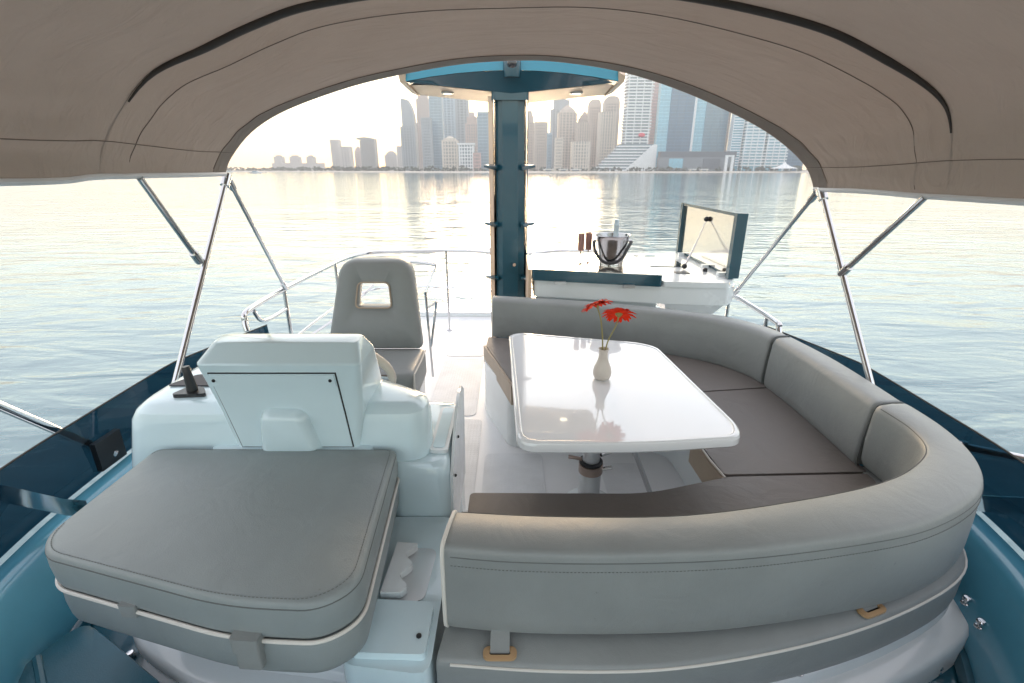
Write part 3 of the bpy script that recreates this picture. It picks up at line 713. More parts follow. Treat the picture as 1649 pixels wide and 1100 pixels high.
# wing: sections along x
def wing(name, secs, m, bevel=.006):
    b = bmesh.new(); bridge_rings(b, [[(x, y, z) for y, z in s_] for x, s_ in secs]); return fin(name, b, m, rt, 30, bevel, 2)
def wsec(x):
    a = abs(x); zb = 2.135 + .075 * min(1, a / .8) ** 1.0; zt = 2.40 - .075 * (a / .82) ** 2
    return zb, zt
XS = [-.83, -.79, -.6, -.4, -.2, 0, .2, .4, .6, .79, .83]
wing('wing_front', [(x, [(4.02 + .03 * abs(x), wsec(x)[1] - .115), (4.10, wsec(x)[0] + .01), (4.16, wsec(x)[0] + .02), (4.16, wsec(x)[1] - .12)]) for x in XS[1:-1]], 'teal', .004)
wing('wing_top', [(x, [(4.015 + .03 * abs(x), wsec(x)[1] - .112), (4.161, wsec(x)[1] - .115), (4.75, wsec(x)[1] - .07), (4.75, wsec(x)[1] - .02), (4.10, wsec(x)[1])]) for x in XS[1:-1]], 'teal_skylit', .004)
for s in (-1, 1):
    wing('wing_tip', [(s * .792, [(4.02, 2.27), (4.09, 2.205), (4.62, 2.19), (4.72, 2.25), (4.6, 2.33), (4.08, 2.34)]), (s * .85, [(4.08, 2.26), (4.12, 2.225), (4.56, 2.21), (4.62, 2.25), (4.56, 2.30), (4.10, 2.30)])], 'beige', .01)
    pl = wing('underside_panel', [(s * x, [(4.165, wsec(x)[0] + .015), (4.60, wsec(x)[0] - .01), (4.66, wsec(x)[0] + .02), (4.66, wsec(x)[0] + .06), (4.165, wsec(x)[0] + .06)]) for x in (.13, .3, .5, .70, .789)], 'beige', .004)
    zc = wsec(.52)[0]
    lp = lathe('lamp', [(.052, .004), (.052, -.008), (.040, -.012), (.036, -.004)], (s * .52, 4.36, zc + .001), 'alu', rt, 20)
    lathe('lamp_lens', [(.036, -.002), (.036, -.009), (.001, -.0095)], (s * .52, 4.36, zc + .001), 'glow', lp, 20)
o = prism('neck', roundpoly([(-.16, 4.10), (.13, 4.10), (.13, 4.5), (-.16, 4.5)], .04), 2.10, 2.20, 'teal', rt, .015)
o = lathe('camera_housing', [(.062, -.09), (.068, -.04), (.066, .03), (.05, .06), (.001, .07)], (.0, 4.03, 2.33), 'teal', rt, 20)
bm = bmesh.new(); bmesh.ops.create_uvsphere(bm, u_segments=18, v_segments=12, radius=.04, matrix=Matrix.Translation((.0, 3.985, 2.325))); fin('camera_dome', bm, 'hob', o)
box('camera_bezel', -.022, .022, 3.952, 3.965, 2.335, 2.372, 'steel', o, .006)

# ================================================================ rails
rt = root('left_rail', 'polished steel guard rail sweeping aft along the left side to the mast', 'rail', (-1.5, 3.2, 0))
RZ = .83
top = cr([(-1.53, 2.66, .72), (-1.545, 2.68, .77), (-1.55, 2.74, .82), (-1.55, 3.2, .835), (-1.55, 3.94, .83), (-1.52, 4.5, .83), (-1.36, 4.78, .83), (-1.0, 4.86, .83), (-.5, 4.86, .835), (-.03, 4.60, .845)], 6)
tube('top_rail', top, .0165, 'steel', rt, 12)
tube('lower_loop', cr([(-1.55, 2.80, .80), (-1.55, 2.86, .725), (-1.55, 2.98, .70), (-1.55, 3.2, .70)], 6), .012, 'steel', rt, 10)
tube('mid_rail', cr([(-1.55, 3.2, .47), (-1.55, 3.9, .47), (-1.5, 4.5, .47), (-1.3, 4.8, .47), (-.9, 4.86, .47), (-.25, 4.78, .47)], 5), .009, 'steel', rt, 8)
for x, y in ((-1.55, 3.22), (-1.54, 4.2), (-.66, 4.87)): 
    o = tube('stanchion', [(x, y, .0 if y > 3.3 else .42), (x, y, .83)], .0125, 'steel', rt, 10); lathe('stanchion_base', [(.035, 0), (.035, .008), (.016, .02)], (x, y, .001 if y > 3.3 else .42), 'steel', o, 16)
tube('end_fitting', [(-.10, 4.5, .84), (.02, 4.05, .845)], .014, 'steel', rt, 10)
lathe('rail_knob', [(.012, -.02), (.03, -.01), (.038, 0), (.02, .012), (.001, .016)], (-.2, 4.66, .885), 'steel', rt, 16)
rt = root('right_rail', 'polished steel guard rail running aft behind the bar on the right', 'rail', (1.5, 3.4, 0))
tube('top_rail', cr([(.14, 4.62, .84), (.5, 4.86, .835), (1.0, 4.86, .82), (1.4, 4.6, .78), (1.58, 4.2, .75), (1.62, 3.46, .735), (1.62, 2.86, .72), (1.62, 2.80, .70), (1.62, 2.77, .62), (1.62, 2.76, .5)], 6), .0165, 'steel', rt, 12)
tube('mid_rail', cr([(.14, 4.75, .47), (.6, 4.86, .47), (1.2, 4.75, .47), (1.55, 4.2, .46), (1.62, 3.4, .46)], 5), .009, 'steel', rt, 8)
for x, y in ((.45, 4.85), (1.615, 3.50), (1.62, 2.95)): tube('stanchion', [(x, y, .02), (x, y, .80 if y > 4 else .72)], .0125, 'steel', rt, 10)
rt = root('stair_handrail', 'small bent steel handrail behind the helm seat', 'handrail', (-.6, 3.7, 0))
tube('top_bar', cr([(-.93, 3.75, .905), (-.75, 3.72, .93), (-.58, 3.68, .91)], 5), .014, 'steel', rt, 10)
for a, c_ in (((-.58, 3.68, .905), (-.66, 3.6, .72)), ((-.66, 3.6, .72), (-.64, 3.6, .02)), ((-.64, 3.6, .60), (-.57, 3.55, .66)), ((-.57, 3.55, .66), (-.63, 3.55, .30))): tube('bar', [a, c_], .010, 'steel', rt, 8)
rt = root('boarding_pole', 'thin steel rod with a hook beside the helm seat', 'rod', (-1.45, 3.6, 0))
tube('rod', cr([(-1.52, 3.2, .44), (-1.30, 3.55, .56), (-1.12, 3.85, .72)], 4), .009, 'steel', rt, 8); tube('hook', cr([(-1.30, 3.5, .66), (-1.24, 3.55, .68), (-1.22, 3.6, .74)], 4), .008, 'steel', rt, 8)

# ================================================================ helm console
rt = root('helm_console', 'white moulded helm console with instrument pod, seen from its front', 'helm console', (-.75, 1.6, 0))
def rings_rect(specs, n=6):
    out = []
    for z, x0, x1, y0, y1, r in specs: out.append([(p.x, p.y, z) for p in roundpoly([(x0, y0), (x1, y0), (x1, y1), (x0, y1)], r, n)])
    return out
b = bmesh.new(); rings = []
for z, g, fl in ((.24, 0, .09), (.62, 0, .05), (.80, .004, .01), (.832, .012, 0), (.852, .035, 0), (.858, .065, 0)):
    pl_ = [(-1.30 - fl + g, 1.425 + g), (-.285 - g, 1.425 + g), (-.285 - g, 1.60 - g), (-.46, 1.70 - g), (-1.0, 1.96 - g), (-1.30 - fl + g, 1.98 - g)]
    rings.append([(p.x, p.y, z) for p in roundpoly(pl_, [.09, .09, .06, .1, .1, .08], 5)])
bridge_rings(b, rings)
fin('body', b, 'gel_coollit', rt, 32)
# right shoulder with storage pocket
b = bmesh.new(); bridge_rings(b, rings_rect([(.005, -.42, -.215, 1.40, 1.90, .05), (.60, -.42, -.215, 1.40, 1.90, .05), (.64, -.42, -.22, 1.405, 1.89, .05), (.66, -.42, -.24, 1.42, 1.87, .04)]))
sh_ = fin('side_shoulder', b, 'gel_coollit', rt, 50)
pk = prism('pocket_lip', roundpoly([(-.292, 1.47), (-.225, 1.47), (-.225, 1.80), (-.292, 1.80)], .02), .661, .675, 'gel', rt, .005)
prism('pocket_well', roundpoly([(-.28, 1.485), (-.238, 1.485), (-.238, 1.785), (-.28, 1.785)], .015), .6755, .6775, 'gel_coollit', pk)
b = bmesh.new(); bridge_rings(b, [[(-.222, y, .30), (-.212, y, .30), (-.205, y, zz), (-.215, y, zz)] for y, zz in ((1.43, .60), (1.50, .66), (1.60, .74), (1.70, .775), (1.80, .77), (1.88, .72))])
fl = fin('side_flange', b, 'gel', rt, 40, .003, 1)
for y, z in ((1.50, .55), (1.46, .40), (1.62, .64)):
    bm = bmesh.new(); bmesh.ops.create_uvsphere(bm, u_segments=10, v_segments=6, radius=.006, matrix=Matrix.Translation((-.206, y, z))); fin('screw', bm, 'gap', fl)
# pod
b = bmesh.new(); bridge_rings(b, rings_rect([(.70, -.925, -.515, 1.418, 1.70, .025), (.86, -.948, -.485, 1.40, 1.68, .03), (1.032, -.977, -.468, 1.377, 1.56, .025), (1.038, -.977, -.469, 1.380, 1.558, .025), (1.078, -.955, -.487, 1.43, 1.535, .03), (1.084, -.95, -.492, 1.436, 1.53, .03), (1.086, -.94, -.50, 1.443, 1.525, .03)]))
pod = fin('instrument_pod', b, 'gel_coollit', rt, 24)
def podfront(z):
    # front plane of the pod between the rings
    if z < .86: return 1.418 + (1.40 - 1.418) * (z - .70) / .16
    return 1.40 + (1.378 - 1.40) * (z - .86) / .16
def podpanel(name, x00, x01, x10, x11, z0, z1, d0, m, par, n=5):
    b = bmesh.new(); rings = []
    for k in range(n + 1):
        t = k / n; z = z0 + (z1 - z0) * t; y = podfront(z)
        xa = x00 + (x10 - x00) * t; xb = x01 + (x11 - x01) * t
        rings.append([(xa, y - d0, z), (xb, y - d0, z), (xb, y + .01, z), (xa, y + .01, z)])
    bridge_rings(b, rings); return fin(name, b, m, par, 30, .0015, 1)
gp = podpanel('panel_gap', -.905, -.530, -.943, -.545, .722, 1.008, .0012, 'gap', rt)
pn = podpanel('access_panel', -.901, -.534, -.939, -.549, .726, 1.004, .0045, 'gel_coollit', rt)
podpanel('panel_ridge', -.932, -.549, -.937, -.551, .962, 1.002, .0085, 'gel_coollit', pn)
for x in (-.925, -.564):
    bm = bmesh.new(); bmesh.ops.create_uvsphere(bm, u_segments=10, v_segments=6, radius=.0055, matrix=Matrix.Translation((x, podfront(.985) - .009, .983))); fin('screw', bm, 'gap', pn)
b = bmesh.new(); rings = []
for d, sc in ((.0, 1.12), (.018, 1.06), (.032, .94), (.040, .80)):
    rings.append([(-.735 + (p.x) * sc, 1.409 - d - (p.y) * .12, .79 + p.y * sc) for p in roundpoly([(-.095, -.085), (.095, -.085), (.065, .08), (-.065, .08)], .035, 5)])
bridge_rings(b, rings); fin('boss', b, 'gel_coollit', pn, 60)
# plinth the pod stands on, left / right little feet
b = bmesh.new(); bridge_rings(b, rings_rect([(.66, -1.02, -.46, 1.398, 1.5, .03), (.715, -1.01, -.47, 1.400, 1.5, .03), (.722, -.99, -.49, 1.41, 1.5, .03)])); fin('pod_plinth', b, 'gel_coollit', rt, 50)
# steering wheel
def ring_pts(c, r, nrm, n=40):
    nrm = Vector(nrm).normalized(); u = nrm.cross(Vector((1, 0, 0))).normalized(); v = nrm.cross(u)
    return [Vector(c) + (u * math.cos(2 * math.pi * k / n) + v * math.sin(2 * math.pi * k / n)) * r for k in range(n)]
sw = tube('steering_wheel', ring_pts((-.735, 1.92, .77), .215, (0, .8, .55)), .0185, 'cream', rt, 12, closed=True)
for k in (5, 18, 31): tube('spoke', [(-.735, 1.92, .77), ring_pts((-.735, 1.92, .77), .215, (0, .8, .55))[k]], .012, 'steel', sw, 8)
tube('hub', [(-.735, 1.80, .69), (-.735, 1.93, .775)], [.03, .045], 'blackpl', sw, 14)
# controls on the left shelf
th = prism('throttle_base', roundpoly([(-1.175, 1.505), (-1.055, 1.515), (-1.10, 1.575), (-1.155, 1.57)], .02), .859, .872, 'blackpl', rt, .004)
tube('lever', [(-1.118, 1.54, .872), (-1.12, 1.54, .91), (-1.122, 1.54, .945)], [.018, .0155, .0125], 'blackpl', th, 14); tube('lever_grip', [(-1.122, 1.54, .945), (-1.123, 1.54, .962)], [.015, .011], 'blackpl', th, 14)
cp = prism('control_plate', roundpoly([(-1.25, 1.60), (-1.05, 1.60), (-1.03, 1.70), (-1.20, 1.70)], .015), .859, .864, 'darkcover', rt, .002)
prism('switch_plate', roundpoly([(-1.20, 1.74), (-1.06, 1.74), (-1.05, 1.81), (-1.17, 1.81)], .015), .859, .866, 'darkcover', rt, .002)
lathe('dial', [(.028, 0), (.026, .018), (.018, .026), (.001, .027)], (-1.035, 1.64, .8645), 'blackpl', rt, 18)
lathe('dial', [(.02, 0), (.02, .014), (.012, .02), (.001, .021)], (-1.05, 1.77, .867), 'blackpl', rt, 16)

# ================================================================ moulding right of the sunpad
rt = root('sunpad_base', 'pale moulded ledge with a wavy cup tray beside the sunpad', 'moulding', (-.7, 1.1, 0))
b = bmesh.new(); bridge_rings(b, [[(x, y, z) for x, y in roundpoly([(-1.20, 1.36), (-1.13, 1.18), (-.92, 1.07), (-.60, 1.01), (-.43, .98), (-.43, .86), (-.20, .83), (-.20, 1.395), (-1.20, 1.395)], .04, 3)] for z in (.23, .445, .452)])
fin('ledge', b, 'gel_coollit', rt, 40, .006, 2)
stp = prism('raised_step', roundpoly([(-.40, .872), (-.215, .866), (-.215, 1.02), (-.385, 1.03)], .015), .4525, .475, 'gel_coollit', rt, .008)
tr = prism('tray_recess', roundpoly([(-.372, 1.045), (-.248, 1.04), (-.238, 1.24), (-.362, 1.25)], .03), .4525, .4545, 'alu', rt, .001, 1)
wv = [(-.372, 1.05)] + [(-.315 + .014 * math.sin(k / 20 * 6.28 * 2.3), 1.05 + .19 * k / 20) for k in range(21)] + [(-.366, 1.245)]
prism('wavy_tray', wv, .455, .478, 'gel', rt, .003, 1)
lathe('drain_screw', [(.007, 0), (.007, .003), (.001, .004)], (-.238, .915, .4755), 'gap', rt, 12)
# white kerb lip below pads
LIP_L = cr([(-1.17, 1.30, 0), (-1.10, 1.165, 0), (-.90, 1.055, 0), (-.71, 1.01, 0), (-.52, .985, 0), (-.44, .97, 0)], 8)
LIP_R = cr([(-.19, .87, 0), (.12, .87, 0), (.42, .88, 0), (.78, .945, 0), (1.08, 1.04, 0), (1.34, 1.165, 0), (1.45, 1.30, 0), (1.50, 1.5, 0), (1.515, 1.80, 0)], 8)
def lipband(name, path, prof, m, par):
    b = bmesh.new(); cols = [offs(path, o_) for o_, z in prof]
    bridge_rings(b, [[(cols[k][i].x, cols[k][i].y, prof[k][1]) for k in range(len(prof))] for i in range(len(path))]); return fin(name, b, m, par, 50)
# on these left-to-right paths the raw normal points towards the camera (outwards)
rl = root('white_kerb', 'white stepped kerb running below the sunpad and the long sofa', 'kerb', (0, .8, .2))
for P_ in (LIP_L, LIP_R):
    dz = -.03 if P_ is LIP_L else 0.0
    lipband('upper_step', P_, [(-.10, .15), (-.10, .317 + dz), (.014, .317 + dz), (.026, .306 + dz), (.026, .15)], 'gel', rl)
    lipband('lower_step', P_, [(.0265, .15), (.0265, .290 + dz), (.080, .288 + dz), (.092, .275 + dz), (.096, .15)], 'gel', rl)

# ================================================================ folded sunpad
rt = root('folded_sunpad', 'taupe sunpad folded double in front of the helm console', 'sunpad', (-.78, 1.1, .5))
PADO = [(-1.19, 1.405), (-.385, 1.40), (-.345, .845), (-.415, .785), (-.62, .795), (-1.14, .935), (-1.19, 1.0)]
PO = roundpoly(PADO, [.03, .02, .05, .06, .12, .05, .05], 6)
def pad(name, z0, z1, grow=0.0, m='vinyl2', puff=.012):
    c = Vector((-.78, 1.1)); b = bmesh.new()
    def sc(k, z): return [((p.x - c.x) * k + c.x, (p.y - c.y) * k + c.y, z) for p in PO]
    h = z1 - z0
    g = 1 + grow
    rings = [sc(g * .97, z0), sc(g * .992, z0 + h * .06), sc(g * 1.0, z0 + h * .18), sc(g * 1.006, z0 + h * .5), sc(g * 1.002, z0 + h * .84), sc(g * .994, z0 + h * .95), sc(g * .975, z1), sc(g * .93, z1 + puff * .35), sc(g * .80, z1 + puff * .7), sc(g * .55, z1 + puff * .95), sc(g * .25, z1 + puff)]
    bridge_rings(b, rings); return fin(name, b, m, rt, 60), sc
low, sc = pad('lower_cushion', .505, .608, -.010, puff=.002)
upc, sc = pad('upper_cushion', .616, .724, 0.0)
tube('seam', [Vector(p) for p in sc(.9985, .7075)], .0022, 'stitch', upc, 5, closed=True)
stitches('stitching', [Vector(p) for p in sc(.962, .7265)], .0009, 'stitch', upc)
tube('piping', [Vector(p) for p in sc(1.0, .6125)], .005, 'pipe', low, 8, closed=True)
def strap(x, y, w, z0, z1, m='vinyl'):
    o = prism('strap', roundpoly([(x, y - .012), (x + w, y - .016), (x + w, y + .02), (x, y + .02)], .008), z0, z1, m, rt, .006)
    return o
strap(-.615, .790, .058, .545, .615); s1 = strap(-.618, .787, .064, .595, .636); strap(-.93, .876, .045, .600, .634)

# ================================================================ U-shaped sofa
rt = root('lounge_sofa', 'taupe vinyl U-shaped sofa wrapping round the white table', 'sofa', (.65, 2.0, 0))
SZ = .47
# base
BASE_L = [(-.205, 3.30), (-.185, 3.05), (-.02, 2.585), (.10, 2.56), (.75, 2.60), (.92, 2.45), (.95, 1.80), (.82, 1.58), (.5, 1.49), (-.16, 1.49), (-.16, 1.0), (.4, .96), (.9, 1.03), (1.3, 1.2), (1.5, 1.5), (1.52, 2.5), (1.35, 2.95), (.9, 3.25)]
prism('base', roundpoly(BASE_L, .05, 4), .001, .372, 'gel', rt, .012, 2)
# seat cushions
def seatc(name, poly, r=.04, m='vinyl_seat', z0=.375, z1=SZ, bev=.028):
    return prism(name, roundpoly(poly, r, 5), z0, z1, m, rt, bev, 4, 50)
s_front = [(-.155, 1.06), (.45, 1.05), (.9, 1.12), (1.25, 1.28), (1.40, 1.58), (1.40, 1.625), (.845, 1.605), (.50, 1.50), (-.155, 1.505)]
seatc('seat_cushion', s_front, [.02, .1, .1, .1, .05, .01, .02, .1, .02])
seatc('seat_cushion', [(.835, 1.62), (1.41, 1.64), (1.42, 2.42), (.98, 2.36), (.82, 1.9)], [.02, .01, .01, .02, .1])
seatc('seat_cushion', [(.99, 2.375), (1.42, 2.435), (1.40, 2.62), (1.20, 2.90), (.80, 3.08), (-.17, 3.28), (-.175, 3.10), (.01, 2.47), (.10, 2.45), (.80, 2.50)], [.02, .01, .1, .1, .1, .02, .02, .05, .05, .08])
# tan front edges where the cushion turns down
def edge_strip(name, pts, z0, z1, m, th=.012):
    P = [Vector((*p, 0)) for p in pts]; A = offs(P, -th / 2); B = offs(P, th / 2); b = bmesh.new()
    bridge_rings(b, [[(A[i].x, A[i].y, z0), (B[i].x, B[i].y, z0), (B[i].x, B[i].y, z1), (A[i].x, A[i].y, z1)] for i in range(len(P))]); return fin(name, b, m, rt, 40, .004, 2)
edge_strip('cushion_front', [(-.185, 3.12), (-.10, 2.85), (.005, 2.462)], .345, .463, 'tanedge', .02)
edge_strip('cushion_front', [(.815, 1.90), (.82, 1.72), (.832, 1.598)], .345, .463, 'tanedge', .02)
edge_strip('cushion_front', [(.82, 1.59), (.50, 1.495), (.2, 1.497), (-.15, 1.50)], .345, .463, 'tanedge', .02)
tube('piping', [(.815, 1.90, .468), (.818, 1.72, .470), (.83, 1.60, .470)], .004, 'pipe', rt, 6)
# backrests
inF = [(-.16, 1.075), (.12, 1.055), (.46, 1.06), (.82, 1.13), (1.08, 1.205), (1.25, 1.295), (1.35, 1.385), (1.392, 1.50), (1.395, 1.60), (1.39, 1.675)]
outF = [(-.18, .925), (.0, .905), (.26, .90), (.56, .915), (.89, .965), (1.10, 1.02), (1.30, 1.12), (1.42, 1.23), (1.495, 1.37), (1.535, 1.53), (1.545, 1.70)]
inF = cr([(x, y, 0) for x, y in inF], 6); outF = cr([(x, y, 0) for x, y in outF], 6)
ZT, ZB = .745, .482
profF = [(.10, ZB), (.90, ZB), (.985, ZB + .02), (1.0, ZB + .06), (.99, ZB + .14), (.968, ZT - .030), (.95, ZT - .012), (.915, ZT - .002), (.84, ZT + .003), (.5, ZT + .007), (.14, ZT + .003), (.06, ZT - .006), (.01, ZT - .024), (-.01, ZT - .05), (-.04, ZB + .12), (.0, ZB + .03)]
bk = loft2('backrest', inF, outF, profF, 'vinyl', rt, 72, 55, .018)
bk['label'] = 'long curved front backrest seen from behind, scuffed along its top seam'
RF_i, RF_o = resample(inF, 72), resample(outF, 72)
def bline(s, z, i0=1, i1=71): return [Vector((RF_i[i].lerp(RF_o[i], s).x, RF_i[i].lerp(RF_o[i], s).y, z)) for i in range(i0, i1)]
tube('seam', bline(.962, ZT - .026), .0017, 'stitch', bk, 5)
stitches('stitching', bline(.948, ZT - .0165), .0011, 'stitch', bk); stitches('stitching', bline(.978, ZT - .05), .0011, 'stitch', bk)
tube('inner_seam', bline(.07, ZT - .004), .0016, 'stitch', bk, 5)
def ringend(i, s, f=1.0):
    return [Vector((RF_i[i].lerp(RF_o[i], a).x, RF_i[i].lerp(RF_o[i], a).y, z)) + Vector((.010, 0, 0)) for a, z in profF]
tube('piping', ringend(0, 0), .0055, 'pipe', bk, 8, closed=True)
# lower pad the backrest folds onto
inP = inF; outP = cr([(x, y, 0) for x, y in [(-.19, .86), (.12, .84), (.42, .85), (.78, .915), (1.09, 1.01), (1.36, 1.14), (1.475, 1.29), (1.53, 1.5), (1.545, 1.70)]], 6)
profP = [(.0, .325), (.93, .325), (.985, .335), (1.0, .36), (1.0, .435), (.985, .452), (.94, .462), (.6, .468), (0, .468)]
lp_ = loft2('lower_pad', inP, outP, profP, 'vinyl', rt, 60, 55, .012)
RP_i, RP_o = resample(inP, 60), resample(outP, 60)
tube('piping', [Vector((RP_i[i].lerp(RP_o[i], .992).x, RP_i[i].lerp(RP_o[i], .992).y, .449)) for i in range(1, 59)], .0038, 'pipe', lp_, 8)
def eyelet(x, y, ang, z):
    def tr_(p): return Vector((x + p[0] * math.cos(ang) - p[1] * math.sin(ang), y + p[0] * math.sin(ang) + p[1] * math.cos(ang)))
    outl = roundpoly([(-.042, -.018), (.042, -.018), (.042, .018), (-.042, .018)], .018, 6); inl = roundpoly([(-.026, -.007), (.026, -.007), (.026, .007), (-.026, .007)], .006, 6)
    b = bmesh.new(); V = []
    for L_, z_ in ((outl, z), (outl, z + .006), (inl, z + .008), (inl, z)): V.append([b.verts.new((*tr_(p), z_)) for p in L_])
    for a_, c_ in zip(V, V[1:]):
        for i in range(len(a_)): b.faces.new((a_[i], a_[(i + 1) % len(a_)], c_[(i + 1) % len(a_)], c_[i]))
    o = fin('eyelet', b, 'eyelet', rt, 50)
    prism('slot', [tr_(p) for p in inl], z - .002, z + .0015, 'gap', o)
    b = bmesh.new(); p0, p1 = tr_((-.024, .0)), tr_((.024, .0)); q0, q1 = tr_((-.024, .05)), tr_((.024, .05))
    bridge_rings(b, [[(p0.x, p0.y, z + .002), (p1.x, p1.y, z + .002), (p1.x, p1.y, z + .005), (p0.x, p0.y, z + .005)], [(q0.x, q0.y, z + .03), (q1.x, q1.y, z + .03), (q1.x, q1.y, z + .034), (q0.x, q0.y, z + .034)]])
    fin('strap', b, 'vinyl', o, 30)
eyelet(-.03, .872, .0, .467); eyelet(.98, 1.0, .33, .466)
# right backrest and aft backrest
def straightback(inn, out, prof, lab=None, n=40):
    o = loft2('backrest', inn, out, prof, 'vinyl', rt, n, 55, .02)
    if lab: o['label'] = lab
    return o
profB = [(.05, SZ - .005), (.95, SZ - .03), (1.0, SZ + .04), (.97, ZT - .04), (.90, ZT - .008), (.8, ZT), (.3, ZT + .002), (.16, ZT - .006), (.07, ZT - .03), (.0, SZ + .14), (-.02, SZ + .05), (0, SZ + .01)]
iR = [(1.39, 1.685, 0), (1.40, 1.9, 0), (1.405, 2.2, 0), (1.395, 2.465, 0)]; oR = [(1.548, 1.71, 0), (1.56, 1.9, 0), (1.565, 2.2, 0), (1.535, 2.50, 0)]
straightback(cr(iR, 5), cr(oR, 5), profB)
iA = [(1.393, 2.475, 0), (1.36, 2.60, 0), (1.24, 2.77, 0), (1.06, 2.90, 0), (.72, 3.06, 0), (.30, 3.185, 0), (-.15, 3.30, 0)]
oA = [(1.533, 2.512, 0), (1.49, 2.68, 0), (1.35, 2.88, 0), (1.12, 3.02, 0), (.76, 3.18, 0), (.33, 3.315, 0), (-.13, 3.42, 0)]
ab = straightback(cr(iA, 6), cr(oA, 6), profB, 'curved aft backrest running from the mast to the right corner', 60)
for i_, o_ in ((iA, oA), (iR, oR)):
    a, c_ = Vector(i_[0]), Vector(o_[0])
    tube('joint_piping', [Vector((a.lerp(c_, s).x, a.lerp(c_, s).y - .006, z)) for s, z in profB], .004, 'stitch', rt, 6, closed=True)
a, c_ = Vector(iA[-1]), Vector(oA[-1])
tube('piping', [Vector((a.lerp(c_, s).x + .01, a.lerp(c_, s).y, z)) for s, z in profB], .004, 'pipe', ab, 6, closed=True)

# ================================================================ table
rt = root('lounge_table', 'white lacquered trapezoid table on a single pedestal inside the sofa', 'table', (.40, 2.0, 0))
TP = [(.055, 1.52), (.80, 1.47), (.865, 1.60), (.775, 2.48), (.05, 2.70), (-.02, 2.62), (.02, 1.58)]
TPr = roundpoly([(.02, 1.475), (.44, 1.47), (.82, 1.515), (.85, 1.60), (.785, 2.46), (.70, 2.53), (.04, 2.70), (-.02, 2.66)], [.07, .4, .08, .06, .08, .06, .07, .04], 6)
ctr = Vector((.42, 2.05))
def tsc(k, z): return [((p.x - ctr.x) * k + ctr.x, (p.y - ctr.y) * k + ctr.y, z) for p in TPr]
b = bmesh.new(); bridge_rings(b, [tsc(.93, .652), tsc(.985, .655), tsc(1.0, .664), tsc(1.0, .686), tsc(.994, .695), tsc(.982, .699), tsc(.966, .699), tsc(.960, .6945), tsc(.955, .6945), tsc(.5, .6945)])
fin('table_top', b, 'table', rt, 22)
tube('rim_groove', [Vector(p) for p in tsc(.957, .6945)], .0018, 'alu', rt, 5, closed=True)
px, py = .385, 2.03
lathe('base_plate', [(.135, .001), (.135, .010), (.12, .018), (.07, .022)], (px, py, 0), 'gel', rt, 36)
lathe('leg', [(.052, .0225), (.052, .195), (.05, .20)], (px, py, 0), 'alu', rt, 28)
cl = lathe('collar', [(.053, .201), (.059, .205), (.059, .250), (.052, .253)], (px, py, 0), 'bronze', rt, 28)
lathe('collar_ring', [(.046, .2535), (.057, .254), (.057, .264), (.044, .268)], (px, py, 0), 'gap', rt, 28)
lathe('upper_tube', [(.041, .2685), (.041, .640)], (px, py, 0), 'alu', rt, 24)
lathe('top_flange', [(.12, .640), (.12, .6515)], (px, py, 0), 'alu', rt, 28)
tube('clamp_knob', [(px + .058, py - .02, .23), (px + .098, py - .03, .245)], .010, 'steel', cl, 10); tube('clamp_lever', cr([(px - .05, py - .02, .285), (px - .085, py - .03, .30), (px - .115, py - .03, .305)], 4), .009, 'bronze', cl, 8)
tube('brace', cr([(px + .05, py + .02, .285), (px + .14, py + .06, .29), (px + .22, py + .10, .27), (px + .27, py + .10, .17), (px + .33, py + .06, .02)], 5), .013, 'steel', rt, 10)
box('brace_fixing', px - .14, px - .05, py - .05, py - .01, .612, .640, 'bronze', rt, .004)
